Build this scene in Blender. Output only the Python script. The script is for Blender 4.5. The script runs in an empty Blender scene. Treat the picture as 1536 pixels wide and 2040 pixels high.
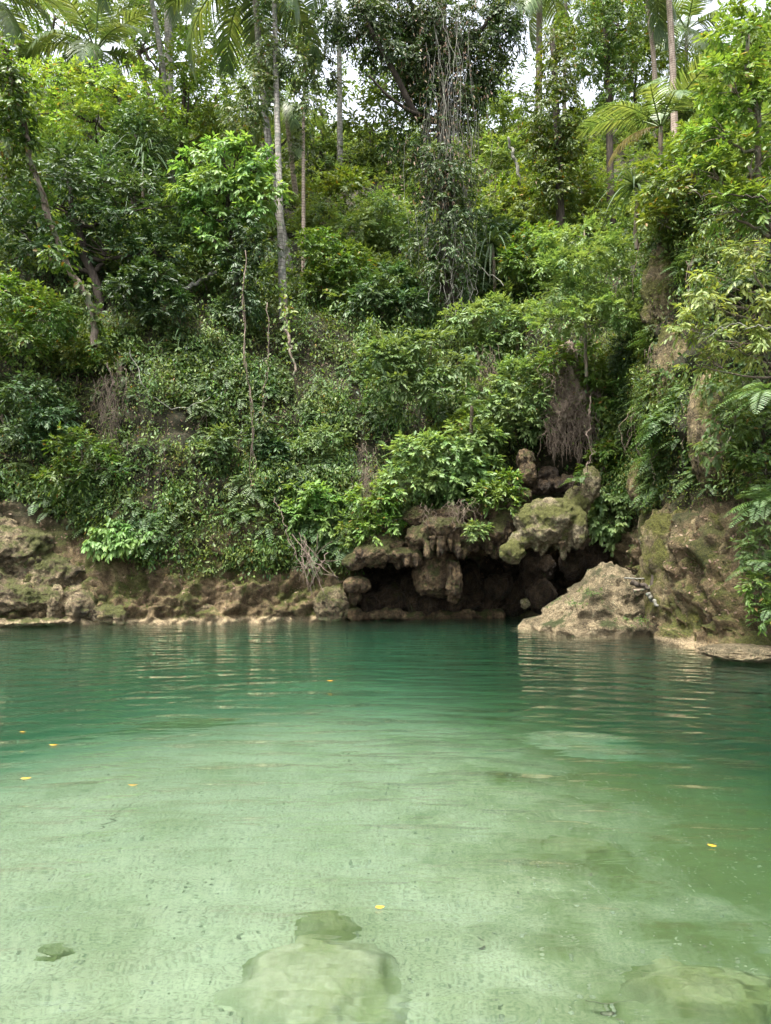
import bpy, math, numpy as np
from mathutils import Vector, Matrix
from mathutils.bvhtree import BVHTree

# ------------------------------------------------------------------ camera, sky, sun, exposure
S = bpy.context.scene
F = 1415.0; CX, CY = 768.0, 1020.0
PITCH = math.atan(90 / F); EYE = 1.6
cam = bpy.data.objects.new("camera", bpy.data.cameras.new("camera"))
S.collection.objects.link(cam); S.camera = cam
cam.data.sensor_fit = 'VERTICAL'
cam.data.angle_y = 2 * math.atan(1020 / F)
cam.data.clip_start = 0.05; cam.data.clip_end = 1000
cam.location = (0, 0, EYE)
cam.rotation_euler = (math.radians(90) + PITCH, 0, 0)

SUN_EL, SUN_AZ = math.radians(70), math.radians(222)      # azimuth clockwise from +Y: behind the viewer, to the left
W = bpy.data.worlds.new("World"); S.world = W; W.use_nodes = True
wt = W.node_tree; wt.nodes.clear()
wo = wt.nodes.new("ShaderNodeOutputWorld"); wb = wt.nodes.new("ShaderNodeBackground")
sk = wt.nodes.new("ShaderNodeTexSky"); sk.sky_type = 'NISHITA'; sk.sun_disc = False
sk.sun_elevation = SUN_EL; sk.sun_rotation = SUN_AZ
sk.air_density = 1.0; sk.dust_density = 4.0; sk.ozone_density = 1.0
hs = wt.nodes.new("ShaderNodeHueSaturation"); hs.inputs['Saturation'].default_value = 0.32
wt.links.new(sk.outputs[0], hs.inputs['Color']); wt.links.new(hs.outputs[0], wb.inputs[0])
wb.inputs[1].default_value = 0.15
wt.links.new(wb.outputs[0], wo.inputs[0])
sd = bpy.data.lights.new("sun", 'SUN'); sd.energy = 2.6; sd.angle = math.radians(22); sd.color = (1, .95, .86)
sun = bpy.data.objects.new("sun", sd); S.collection.objects.link(sun)
_d = Vector((math.sin(SUN_AZ) * math.cos(SUN_EL), math.cos(SUN_AZ) * math.cos(SUN_EL), math.sin(SUN_EL)))
sun.rotation_euler = _d.to_track_quat('Z', 'Y').to_euler(); sun.location = _d * 60
S.view_settings.view_transform = 'Standard'; S.view_settings.look = 'None'
S.view_settings.exposure = 2.15; S.view_settings.gamma = 1
S.cycles.max_bounces = 10; S.cycles.diffuse_bounces = 4; S.cycles.glossy_bounces = 3
S.cycles.transmission_bounces = 6; S.cycles.transparent_max_bounces = 8; S.cycles.volume_bounces = 2
S.cycles.sample_clamp_indirect = 6

# ------------------------------------------------------------------ numeric helpers
rng = np.random.default_rng(11)
_perm = rng.permutation(256); _perm = np.concatenate([_perm, _perm, _perm])
_grad = rng.normal(size=(256, 3)); _grad /= np.linalg.norm(_grad, axis=1)[:, None]

def pnoise(p):
    p = np.asarray(p, float); i = np.floor(p).astype(int); f = p - i; i = i & 255
    u = f * f * f * (f * (f * 6 - 15) + 10)
    out = 0
    for dx in (0, 1):
        wx = u[:, 0] if dx else 1 - u[:, 0]
        for dy in (0, 1):
            wy = u[:, 1] if dy else 1 - u[:, 1]
            for dz in (0, 1):
                wz = u[:, 2] if dz else 1 - u[:, 2]
                h = _perm[_perm[_perm[(i[:, 0] + dx) & 255] + ((i[:, 1] + dy) & 255)] + ((i[:, 2] + dz) & 255)]
                g = _grad[h]
                out = out + wx * wy * wz * (g[:, 0] * (f[:, 0] - dx) + g[:, 1] * (f[:, 1] - dy) + g[:, 2] * (f[:, 2] - dz))
    return out * 1.6

def fbm(p, octs=4, lac=2.03, gain=.5, ridged=False):
    p = np.asarray(p, float); a = 1.0; s = 0; t = 0
    for k in range(octs):
        n = pnoise(p + 17.3 * k)
        if ridged: n = 1 - 2 * np.abs(n)
        s = s + a * n; t += a; a *= gain; p = p * lac
    return s / t

def nrm(v):
    v = np.asarray(v, float)
    return v / np.maximum(np.linalg.norm(v, axis=-1, keepdims=True), 1e-9)

def ray(px, py):
    u = (px - CX) / F; v = (CY - py) / F
    return np.array([u, math.cos(PITCH) - v * math.sin(PITCH), math.sin(PITCH) + v * math.cos(PITCH)])

def at(px, py, Y):
    d = ray(px, py); t = Y / d[1]
    return np.array([0, 0, EYE]) + d * t

def on_water(px, py, z=0.0):
    d = ray(px, py); t = (z - EYE) / d[2]
    return np.array([0, 0, EYE]) + d * t

def under(px, py, z):
    """where a sight line bent by the water surface reaches depth z"""
    d = nrm(ray(px, py)); p = on_water(px, py); h = math.hypot(d[0], d[1]); s = h / 1.333
    c = math.sqrt(1 - s * s); k = -z / c
    return np.array([p[0] + d[0] / h * s * k, p[1] + d[1] / h * s * k, z])

# ------------------------------------------------------------------ mesh helpers
def mesh(name, V, faces, mats, smooth=True, midx=None):
    """faces: list of (N,3)/(N,4) int arrays"""
    me = bpy.data.meshes.new(name)
    V = np.asarray(V, np.float32); me.vertices.add(len(V)); me.vertices.foreach_set("co", V.ravel())
    fl = [np.asarray(f, np.int32) for f in faces if len(f)]
    tot = np.concatenate([np.full(len(f), f.shape[1], np.int32) for f in fl])
    loops = np.concatenate([f.ravel() for f in fl])
    me.loops.add(len(loops)); me.loops.foreach_set("vertex_index", loops)
    me.polygons.add(len(tot))
    me.polygons.foreach_set("loop_start", np.concatenate([[0], np.cumsum(tot)[:-1]]).astype(np.int32))
    for m in (mats if isinstance(mats, (list, tuple)) else [mats]): me.materials.append(m)
    me.polygons.foreach_set("use_smooth", np.full(len(tot), smooth))
    if midx is not None: me.polygons.foreach_set("material_index", np.asarray(midx, np.int32))
    me.update(calc_edges=True); me.validate()
    return me

def tag(o, label=None, cat=None, group=None, kind=None):
    if label: o["label"] = label
    if cat: o["category"] = cat
    if group: o["group"] = group
    if kind: o["kind"] = kind
    return o

def link(name, me, parent=None, loc=(0, 0, 0), rot=(0, 0, 0)):
    o = bpy.data.objects.new(name, me); S.collection.objects.link(o)
    o.location = loc; o.rotation_euler = rot
    if parent: o.parent = parent
    return o

def empty(name, loc, label, cat, group=None):
    o = link(name, None, None, tuple(float(c) for c in loc)); o.empty_display_size = .2
    return tag(o, label, cat, group)

class Geo:
    """collects shapes that become one mesh"""
    def __init__(self): self.V = []; self.Q = []; self.T = []; self.n = 0
    def add(self, V, quads=(), tris=()):
        V = np.asarray(V, float).reshape(-1, 3)
        if len(quads): self.Q.append(np.asarray(quads, int) + self.n)
        if len(tris): self.T.append(np.asarray(tris, int) + self.n)
        self.V.append(V); self.n += len(V)
    def tube(self, P, R, sides=7, cap=True):
        P = np.asarray(P, float); n = len(P); R = np.broadcast_to(np.asarray(R, float), (n,))
        T = nrm(np.gradient(P, axis=0)); ref = np.array([0, 0, 1.0]) if abs(T[:, 2]).mean() < .8 else np.array([1.0, 0, 0])
        A = nrm(np.cross(T, ref)); B = np.cross(T, A)
        th = np.linspace(0, 2 * np.pi, sides, endpoint=False)
        V = P[:, None] + R[:, None, None] * (np.cos(th)[None, :, None] * A[:, None] + np.sin(th)[None, :, None] * B[:, None])
        i, j = np.meshgrid(np.arange(n - 1), np.arange(sides), indexing='ij'); k = (j + 1) % sides
        q = np.stack([i * sides + j, i * sides + k, (i + 1) * sides + k, (i + 1) * sides + j], -1).reshape(-1, 4)
        V = V.reshape(-1, 3); tr = []
        if cap:
            V = np.vstack([V, P[-1] + T[-1] * R[-1] * .4]); c = len(V) - 1
            tr = [((n - 1) * sides + a, (n - 1) * sides + (a + 1) % sides, c) for a in range(sides)]
        self.add(V, q, tr)
    def leaves(self, P, D, N, L, Wd, fold=.12, curl=.18, wide=.42):
        """folded pointed leaf blades: base P, direction D, face normal N"""
        P = np.asarray(P, float); k = len(P)
        if not k: return
        D = nrm(D); Sd = nrm(np.cross(D, N)); N = np.cross(Sd, D)
        L = np.broadcast_to(np.asarray(L, float), (k,)); Wd = np.broadcast_to(np.asarray(Wd, float), (k,))
        t = np.array([[0, 0, 0], [.28, wide, 1], [.68, wide * .8, 1], [1, 0, 0], [.68, -wide * .8, 1], [.28, -wide, 1]])
        u = t[:, 0][None]; v = t[:, 1][None]
        w = fold * np.abs(t[:, 1])[None] * 2 * Wd[:, None] - curl * (u ** 2) * L[:, None]
        V = P[:, None] + D[:, None] * (u * L[:, None])[..., None] + Sd[:, None] * (v * Wd[:, None])[..., None] + N[:, None] * w[..., None]
        b = np.arange(k)[:, None] * 6
        self.add(V.reshape(-1, 3), np.vstack([b + np.array([0, 1, 2, 3]), b + np.array([0, 3, 4, 5])]))
    def ribbons(self, P, Wd, side):
        """P (k,n,3) polylines -> flat ribbons"""
        P = np.asarray(P, float); k, n, _ = P.shape
        Wd = np.broadcast_to(np.asarray(Wd, float), (k, n)); side = np.broadcast_to(np.asarray(side, float), P.shape)
        V = np.stack([P - side * Wd[..., None] / 2, P + side * Wd[..., None] / 2], 2).reshape(-1, 3)
        b = (np.arange(k)[:, None] * n + np.arange(n - 1)[None]).reshape(-1, 1) * 2
        self.add(V, b + np.array([0, 1, 3, 2]))
    def build(self, name, mat, parent=None, smooth=True, origin=None):
        V = np.vstack(self.V)
        if origin is not None: V = V - np.asarray(origin)
        f = ([np.vstack(self.Q)] if self.Q else []) + ([np.vstack(self.T)] if self.T else [])
        return link(name, mesh(name, V, f, mat, smooth), parent, tuple(float(c) for c in origin) if (origin is not None and parent is None) else (0, 0, 0))

# ------------------------------------------------------------------ materials
def new_mat(name):
    m = bpy.data.materials.new(name); m.use_nodes = True; nt = m.node_tree; nt.nodes.clear()
    return m, nt, (lambda t, **k: _node(nt, t, **k)), nt.links.new
def _node(nt, t, **k):
    n = nt.nodes.new(t)
    for a, v in k.items():
        if a.startswith('i_'):
            key = a[2:].replace('_', ' '); n.inputs[int(key) if key.isdigit() else key].default_value = v
        else: setattr(n, a, v)
    return n
def ramp(nt, stops):
    r = nt.nodes.new("ShaderNodeValToRGB"); e = r.color_ramp.elements
    while len(e) < len(stops): e.new(.5)
    for x, (p, c) in zip(e, stops): x.position = p; x.color = (*c, 1) if len(c) == 3 else c
    return r

def leaf_mat(name, c0, c1, c2, rough=.42, trans=.3, spec=.5, odd=None, var=.3):
    c0, c1, c2 = [(c[0] * 1.06, c[1] * 1.0, c[2] * 1.05) for c in (c0, c1, c2)]
    m, nt, N, Lk = new_mat(name)
    geo = N("ShaderNodeNewGeometry"); st = [(0, c0), (.5, c1), (.97 if odd else 1, c2)]
    if odd: st += [(.985, odd)]
    r = ramp(nt, st); Lk(geo.outputs['Random Per Island'], r.inputs[0])
    oi = N("ShaderNodeObjectInfo"); mp = N("ShaderNodeMapRange"); mp.inputs[3].default_value = 1 - var; mp.inputs[4].default_value = 1 + var
    Lk(oi.outputs['Random'], mp.inputs[0])
    tc = N("ShaderNodeTexCoord"); no = N("ShaderNodeTexNoise"); no.inputs['Scale'].default_value = 1.1; no.inputs['Detail'].default_value = 2
    Lk(tc.outputs['Object'], no.inputs['Vector'])
    hsv = N("ShaderNodeHueSaturation"); Lk(r.outputs[0], hsv.inputs['Color']); Lk(mp.outputs[0], hsv.inputs['Value'])
    mh = N("ShaderNodeMapRange"); mh.inputs[1].default_value = .3; mh.inputs[2].default_value = .7; mh.inputs[3].default_value = .478; mh.inputs[4].default_value = .522
    Lk(no.outputs[0], mh.inputs[0]); Lk(mh.outputs[0], hsv.inputs['Hue'])
    pb = N("ShaderNodeBsdfPrincipled"); pb.inputs['Roughness'].default_value = rough; pb.inputs['Specular IOR Level'].default_value = spec
    Lk(hsv.outputs[0], pb.inputs['Base Color'])
    tr = N("ShaderNodeBsdfTranslucent"); mx = N("ShaderNodeMix", data_type='RGBA', blend_type='MULTIPLY'); mx.inputs[0].default_value = 1
    Lk(hsv.outputs[0], mx.inputs[6]); mx.inputs[7].default_value = (1.9, 1.7, .8, 1); Lk(mx.outputs[2], tr.inputs[0])
    ms = N("ShaderNodeMixShader"); ms.inputs[0].default_value = trans; Lk(pb.outputs[0], ms.inputs[1]); Lk(tr.outputs[0], ms.inputs[2])
    o = N("ShaderNodeOutputMaterial"); Lk(ms.outputs[0], o.inputs[0]); return m

def rock_mat(name, dark, mid, light, moss=(.052, .056, .012), moss_amt=.5, stain=.35, scale=1.0, bump=.6, wet=.75, streak=True, waterline=False, litter=None):
    m, nt, N, Lk = new_mat(name)
    tc = N("ShaderNodeTexCoord"); geo = N("ShaderNodeNewGeometry"); P = geo.outputs['Position']
    def noise(s, d=6, rough=.6, vec=None):
        n = N("ShaderNodeTexNoise"); n.inputs['Scale'].default_value = s * scale; n.inputs['Detail'].default_value = d; n.inputs['Roughness'].default_value = rough
        Lk(vec or P, n.inputs['Vector']); return n.outputs[0]
    n1 = noise(1.7, 8, .68); r1 = ramp(nt, [(.32, dark), (.5, mid), (.68, light)]); Lk(n1, r1.inputs[0])
    n2 = noise(15, 9, .78); r2 = ramp(nt, [(.36, (.26, .24, .22)), (.50, (.8, .78, .75)), (.66, (1.3, 1.26, 1.2))]); Lk(n2, r2.inputs[0])
    mul = N("ShaderNodeMix", data_type='RGBA', blend_type='MULTIPLY'); mul.inputs[0].default_value = .9; Lk(r1.outputs[0], mul.inputs[6]); Lk(r2.outputs[0], mul.inputs[7])
    rf = ramp(nt, [(.37, (.5, .48, .45)), (.5, (1.1, 1.1, 1.1)), (.63, (1.6, 1.56, 1.5))]); Lk(noise(52, 5, .7), rf.inputs[0]); mf = N("ShaderNodeMix", data_type='RGBA', blend_type='MULTIPLY'); mf.inputs[0].default_value = .75; Lk(mul.outputs[2], mf.inputs[6]); Lk(rf.outputs[0], mf.inputs[7]); col = mf.outputs[2]
    # dark pits
    vo = N("ShaderNodeTexVoronoi"); vo.inputs['Scale'].default_value = 9 * scale; Lk(P, vo.inputs['Vector'])
    # fractures
    nw = N("ShaderNodeTexNoise"); nw.inputs['Scale'].default_value = 3 * scale; nw.inputs['Detail'].default_value = 5; Lk(P, nw.inputs['Vector'])
    wa = N("ShaderNodeVectorMath", operation='MULTIPLY_ADD'); Lk(nw.outputs[1], wa.inputs[0]); wa.inputs[1].default_value = (.7, .7, .7); Lk(P, wa.inputs[2])
    wm = N("ShaderNodeMapping"); wm.inputs['Rotation'].default_value = (.35, .5, .2); wm.inputs['Scale'].default_value = (1, 1, 1.9); Lk(wa.outputs[0], wm.inputs[0])
    vc = N("ShaderNodeTexVoronoi", feature='DISTANCE_TO_EDGE'); vc.inputs['Scale'].default_value = 1.9 * scale; Lk(wm.outputs[0], vc.inputs['Vector'])
    rk = ramp(nt, [(0, (.28, .26, .24)), (.035, (.8, .8, .8)), (.09, (1, 1, 1))]); Lk(vc.outputs[0], rk.inputs[0])
    mk = N("ShaderNodeMix", data_type='RGBA', blend_type='MULTIPLY'); mk.inputs[0].default_value = .85; Lk(col, mk.inputs[6]); Lk(rk.outputs[0], mk.inputs[7]); col = mk.outputs[2]
    # vertical drip streaks
    if streak:
        mp = N("ShaderNodeMapping"); mp.inputs['Scale'].default_value = (3.2, 3.2, .35); Lk(P, mp.inputs[0])
        n3 = noise(1.6, 5, .6, mp.outputs[0]); r3 = ramp(nt, [(.38, (1 - stain,) * 3), (.6, (1, 1, 1))]); Lk(n3, r3.inputs[0])
        m3 = N("ShaderNodeMix", data_type='RGBA', blend_type='MULTIPLY'); m3.inputs[0].default_value = 1; Lk(col, m3.inputs[6]); Lk(r3.outputs[0], m3.inputs[7]); col = m3.outputs[2]
    sx = N("ShaderNodeSeparateXYZ"); Lk(geo.outputs['Normal'], sx.inputs[0])
    # moss, more on faces that look up
    n4 = noise(1.3, 7, .65); ma = N("ShaderNodeMath", operation='MULTIPLY_ADD'); Lk(sx.outputs[2], ma.inputs[0]); ma.inputs[1].default_value = .12; Lk(n4, ma.inputs[2])
    rm = ramp(nt, [(.62 - .2 * moss_amt, (0, 0, 0)), (.72 - .2 * moss_amt, (1, 1, 1))]); Lk(ma.outputs[0], rm.inputs[0])
    n5 = noise(30, 3, .6); rc = ramp(nt, [(.3, tuple(c * .45 for c in moss)), (.7, tuple(c * 1.5 for c in moss))]); Lk(n5, rc.inputs[0])
    mm = N("ShaderNodeMix", data_type='RGBA'); Lk(rm.outputs[0], mm.inputs[0]); Lk(col, mm.inputs[6]); Lk(rc.outputs[0], mm.inputs[7]); col = mm.outputs[2]
    if litter:
        n6 = noise(45, 2, .5); n7 = noise(.9, 4, .6); mu = N("ShaderNodeMath", operation='MULTIPLY'); Lk(n6, mu.inputs[0]); Lk(n7, mu.inputs[1])
        rl = ramp(nt, [(.24, (0, 0, 0)), (.3, (1, 1, 1))]); Lk(mu.outputs[0], rl.inputs[0])
        ml = N("ShaderNodeMix", data_type='RGBA'); Lk(rl.outputs[0], ml.inputs[0]); Lk(col, ml.inputs[6]); ml.inputs[7].default_value = (*litter, 1); col = ml.outputs[2]
    if waterline:     # pale mineral crust left just above the water
        sz = N("ShaderNodeSeparateXYZ"); Lk(P, sz.inputs[0]); n8 = noise(4, 3)
        a = N("ShaderNodeMath", operation='MULTIPLY_ADD'); Lk(n8, a.inputs[0]); a.inputs[1].default_value = -.16; Lk(sz.outputs[2], a.inputs[2])
        rw = ramp(nt, [(0, (1, 1, 1)), (.06, (0, 0, 0))]); Lk(a.outputs[0], rw.inputs[0])
        mw = N("ShaderNodeMix", data_type='RGBA'); Lk(rw.outputs[0], mw.inputs[0]); Lk(col, mw.inputs[6])
        cw = N("ShaderNodeMix", data_type='RGBA', blend_type='MULTIPLY'); cw.inputs[0].default_value = .8; cw.inputs[6].default_value = (.42, .34, .21, 1); Lk(r2.outputs[0], cw.inputs[7]); Lk(cw.outputs[2], mw.inputs[7]); col = mw.outputs[2]
    pb = N("ShaderNodeBsdfPrincipled"); Lk(col, pb.inputs['Base Color']); pb.inputs['Roughness'].default_value = wet; pb.inputs['Specular IOR Level'].default_value = .3
    h1 = noise(7, 10, .75); h2 = noise(34, 6, .75); ad = N("ShaderNodeMath", operation='MULTIPLY_ADD'); Lk(h2, ad.inputs[0]); ad.inputs[1].default_value = .85; Lk(h1, ad.inputs[2])
    ad2 = N("ShaderNodeMath", operation='MULTIPLY_ADD'); Lk(vo.outputs[0], ad2.inputs[0]); ad2.inputs[1].default_value = .4; Lk(ad.outputs[0], ad2.inputs[2])
    ad3 = N("ShaderNodeMath", operation='MULTIPLY_ADD'); Lk(rk.outputs[0], ad3.inputs[0]); ad3.inputs[1].default_value = .35; Lk(ad2.outputs[0], ad3.inputs[2])
    b = N("ShaderNodeBump"); b.inputs['Strength'].default_value = min(1, bump * 1.2); b.inputs['Distance'].default_value = .13; Lk(ad3.outputs[0], b.inputs['Height']); Lk(b.outputs[0], pb.inputs['Normal'])
    o = N("ShaderNodeOutputMaterial"); Lk(pb.outputs[0], o.inputs[0]); return m

def bark_mat(name, c0, c1, ring=0.0, scale=1.0, lichen=None):
    m, nt, N, Lk = new_mat(name)
    tc = N("ShaderNodeTexCoord"); P = tc.outputs['Object']
    mp = N("ShaderNodeMapping"); mp.inputs['Scale'].default_value = (9 * scale, 9 * scale, 1.6 * scale); Lk(P, mp.inputs[0])
    n = N("ShaderNodeTexNoise"); n.inputs['Scale'].default_value = 1.6; n.inputs['Detail'].default_value = 7; Lk(mp.outputs[0], n.inputs['Vector'])
    r = ramp(nt, [(.3, c0), (.68, c1)]); Lk(n.outputs[0], r.inputs[0]); col = r.outputs[0]; h = n.outputs[0]
    if ring:
        w = N("ShaderNodeTexWave", bands_direction='Z'); w.inputs['Scale'].default_value = ring; w.inputs['Distortion'].default_value = 1.5; w.inputs['Detail'].default_value = 3; Lk(P, w.inputs['Vector'])
        rr = ramp(nt, [(.05, (.5, .47, .45)), (.3, (1, 1, 1))]); Lk(w.outputs[1], rr.inputs[0])
        mx = N("ShaderNodeMix", data_type='RGBA', blend_type='MULTIPLY'); mx.inputs[0].default_value = .8; Lk(col, mx.inputs[6]); Lk(rr.outputs[0], mx.inputs[7]); col = mx.outputs[2]
    if lichen:
        n2 = N("ShaderNodeTexNoise"); n2.inputs['Scale'].default_value = 5; n2.inputs['Detail'].default_value = 6; Lk(P, n2.inputs['Vector'])
        rl = ramp(nt, [(.5, (0, 0, 0)), (.58, (1, 1, 1))]); Lk(n2.outputs[0], rl.inputs[0])
        ml = N("ShaderNodeMix", data_type='RGBA'); Lk(rl.outputs[0], ml.inputs[0]); Lk(col, ml.inputs[6]); ml.inputs[7].default_value = (*lichen, 1); col = ml.outputs[2]
    pb = N("ShaderNodeBsdfPrincipled"); Lk(col, pb.inputs['Base Color']); pb.inputs['Roughness'].default_value = .85; pb.inputs['Specular IOR Level'].default_value = .2
    b = N("ShaderNodeBump"); b.inputs['Strength'].default_value = .5; b.inputs['Distance'].default_value = .03; Lk(h, b.inputs['Height']); Lk(b.outputs[0], pb.inputs['Normal'])
    o = N("ShaderNodeOutputMaterial"); Lk(pb.outputs[0], o.inputs[0]); return m

M = {}
M['leaf_dark'] = leaf_mat("leaf_dark", (.026, .060, .020), (.042, .088, .026), (.065, .120, .036), rough=.5, trans=.22, spec=.4)
M['leaf_mid'] = leaf_mat("leaf_mid", (.042, .092, .016), (.075, .145, .022), (.115, .195, .032), rough=.5, trans=.32, spec=.4, odd=(.20, .13, .03))
M['leaf_bright'] = leaf_mat("leaf_bright", (.080, .170, .036), (.125, .235, .055), (.180, .305, .085), rough=.5, trans=.35, spec=.4, var=.1)
M['leaf_lime'] = leaf_mat("leaf_lime", (.095, .145, .034), (.150, .205, .050), (.220, .275, .085), rough=.5, trans=.33, spec=.4, var=.1)
M['leaf_sun'] = leaf_mat("leaf_sun", (.062, .122, .022), (.105, .185, .032), (.155, .245, .045), rough=.5, trans=.33, spec=.4, odd=(.2, .15, .04))  # lighter leaf_mid: brightness lost to shading on upper trees is put into the colour
M['leaf_yellow'] = leaf_mat("leaf_yellow", (.058, .108, .016), (.090, .150, .020), (.140, .195, .030), rough=.5, trans=.33, spec=.4, odd=(.24, .15, .03))
M['leaf_pale'] = leaf_mat("leaf_pale", (.065, .120, .036), (.100, .170, .050), (.145, .220, .070), rough=.5, trans=.3, spec=.4)
M['leaf_far'] = leaf_mat("leaf_far", (.065, .120, .032), (.100, .165, .040), (.140, .210, .055), rough=.55, trans=.32, spec=.35)  # paler leaf: the haze of distance is put into its colour
M['leaf_giant'] = leaf_mat("leaf_giant", (.026, .058, .016), (.052, .102, .025), (.095, .155, .042), rough=.5, trans=.25, spec=.35, odd=(.14, .09, .05))
M['leaf_ivy'] = leaf_mat("leaf_ivy", (.036, .068, .020), (.060, .100, .027), (.095, .135, .044), rough=.5, trans=.25, spec=.4, odd=(.14, .09, .05))
M['creeper'] = leaf_mat("creeper", (.018, .038, .009), (.056, .094, .018), (.125, .160, .036), rough=.55, trans=.28, spec=.3, odd=(.19, .12, .04), var=.0)
M['herb'] = leaf_mat("herb", (.020, .050, .012), (.058, .118, .022), (.120, .190, .040), rough=.5, trans=.3, spec=.35, var=.0)
M['fern'] = leaf_mat("fern", (.045, .095, .026), (.070, .135, .036), (.100, .170, .050), rough=.5, trans=.3, var=.15)
M['palm'] = leaf_mat("palm_leaflet", (.062, .108, .034), (.100, .160, .050), (.150, .210, .072), rough=.42, trans=.3, spec=.5, var=.15)
M['palm_dry'] = leaf_mat("palm_dry", (.18, .15, .045), (.24, .20, .06), (.30, .24, .09), rough=.5, trans=.3, var=.1)
M['strap'] = leaf_mat("strap_leaf", (.030, .065, .022), (.048, .095, .030), (.075, .125, .045), rough=.55, trans=.25, spec=.3, var=.15)
M['dead_leaf'] = leaf_mat("dead_leaf", (.10, .065, .035), (.16, .11, .065), (.24, .18, .12), rough=.7, trans=.15, var=.1)
M['float_leaf'] = leaf_mat("floating_leaf", (.55, .26, .012), (.62, .32, .015), (.68, .38, .02), rough=.4, trans=.1, var=.1)
M['root'] = bark_mat("root_fibre", (.075, .055, .040), (.21, .165, .125), scale=.7)
M['vine'] = bark_mat("vine_bark", (.085, .062, .048), (.20, .155, .125), scale=.8)
M['vine_grey'] = bark_mat("grey_vine", (.075, .073, .058), (.215, .21, .175), scale=.8)
M['bark_dark'] = bark_mat("bark_dark", (.022, .018, .014), (.075, .060, .046))
M['bark'] = bark_mat("bark_brown", (.075, .055, .040), (.22, .175, .135), lichen=(.12, .13, .08))
M['bark_pale'] = bark_mat("palm_bark_grey", (.11, .10, .085), (.34, .315, .275), ring=2.4, lichen=(.13, .135, .11))
M['bark_red'] = bark_mat("palm_bark_tan", (.20, .15, .115), (.44, .36, .29), ring=2.8)
M['rock'] = rock_mat("limestone", (.075, .060, .036), (.190, .150, .088), (.42, .345, .22), moss_amt=.6, waterline=True)
M['rock_side'] = rock_mat("mossy_limestone", (.11, .087, .047), (.28, .225, .12), (.50, .41, .245), moss=(.085, .085, .013), moss_amt=.8, bump=1.0)
M['boulder'] = rock_mat("boulder_stone", (.21, .165, .10), (.38, .31, .19), (.54, .45, .30), moss=(.055, .07, .02), moss_amt=.08, stain=.15, bump=.8, scale=1.6, litter=(.07, .06, .03), waterline=True)
M['tufa'] = rock_mat("tufa", (.050, .035, .019), (.165, .115, .060), (.40, .285, .155), moss=(.052, .056, .012), moss_amt=.35, scale=2.0, bump=.8)
M['tufa_moss'] = rock_mat("tufa_mossy", (.15, .125, .075), (.28, .24, .15), (.36, .33, .23), moss=(.075, .078, .018), moss_amt=.7, scale=1.5)
M['ledge'] = rock_mat("tufa_ledge", (.055, .038, .020), (.180, .125, .066), (.40, .29, .165), moss=(.060, .063, .013), moss_amt=.60, scale=1.7, bump=.9, stain=.6)
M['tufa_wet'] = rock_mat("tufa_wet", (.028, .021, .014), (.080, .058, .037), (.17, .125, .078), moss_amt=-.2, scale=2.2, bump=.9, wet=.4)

# ------------------------------------------------------------------ hillside (one sheet: shore, cliff, slope)
# every column: shore point x,y then the profile outward: (distance, height)
FAR = [(9, 13.2), (16, 19.5), (30, 31), (60, 40)]
PL = [(-.4, -3.2), (-.1, -.8), (0, 0), (.15, .5), (.75, 1.35), (1.7, 2.75), (2.0, 3.6), (2.4, 5.0), (3.0, 6.8), (4.2, 9)] + FAR
PM = [(-.3, -3.2), (-.1, -.8), (0, 0), (.15, .5), (.45, 1.05), (.65, 1.45), (.55, 1.9), (.95, 3.4), (1.7, 5.6), (3.2, 8.5)] + FAR
PO = [(-.3, -3.2), (-.1, -.8), (0, 0), (.1, .45), (.4, 1.0), (.75, 1.35), (.5, 1.75), (.7, 3.0), (1.6, 5.4), (3.2, 8.4)] + FAR
PC = [(1.7, -3.2), (1.75, -.8), (1.75, 0), (1.85, .6), (1.6, 1.35), (.7, 1.8), (.0, 2.05), (.35, 3.0), (1.2, 5.0), (3.0, 8.2)] + FAR
PU = [(1.8, -3.2), (1.8, -.8), (1.85, 0), (1.9, .7), (1.7, 1.6), (1.0, 2.1), (.6, 2.6), (1.6, 3.3), (.8, 5.2), (2.2, 8.4)] + FAR
PN = [(.4, -3.2), (.5, -.8), (.6, 0), (.8, .8), (.9, 1.6), (1.1, 2.4), (1.0, 3.1), (1.2, 4.6), (1.6, 6.8), (2.9, 9.2)] + FAR
PR = [(-.6, -3.0), (-.2, -.6), (0, 0), (.3, .25), (.7, 1.1), (1.1, 2.2), (1.4, 3.2), (1.55, 4.8), (1.9, 7.0), (2.8, 9.4)] + FAR
PX = [(-.6, -2.6), (-.2, -.5), (0, 0), (.5, .25), (1.2, .9), (1.6, 2.0), (1.9, 3.0), (2.3, 4.6), (3.0, 6.4), (4.5, 8.2)] + FAR
COLS = [(-30, -6, PX), (-24, 6, PL), (-16, 12.5, PL), (-11.5, 15.4, PL), (-8.9, 16.4, PL), (-7.2, 16.8, PL), (-6.0, 17.0, PM), (-4.3, 17.4, PM), (-2.4, 17.9, PO),
        (-1.2, 18.1, PO), (-.5, 18.2, PC), (1.4, 18.3, PC), (3.0, 18.2, PC), (3.8, 18.0, PU), (4.7, 17.7, PU), (5.3, 17.2, PN), (5.75, 16.3, PN), (5.75, 15.2, PN), (5.35, 14.2, PR),
        (5.2, 13.3, PR), (5.35, 12.4, PR), (5.65, 11.6, PR), (6.4, 10.9, PX), (8.4, 10.0, PX), (11.5, 8, PX), (17, 4, PX), (24, -6, PX)]
_xy = np.array([(c[0], c[1]) for c in COLS], float); _pf = np.array([c[2] for c in COLS], float)
_len = np.concatenate([[0], np.cumsum(np.linalg.norm(np.diff(_xy, axis=0), axis=1))])
_dens = np.concatenate([np.linspace(_len[0], _len[3], 50, endpoint=False), np.arange(_len[3], _len[-5], .06), np.linspace(_len[-5], _len[-1], 60)])
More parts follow.
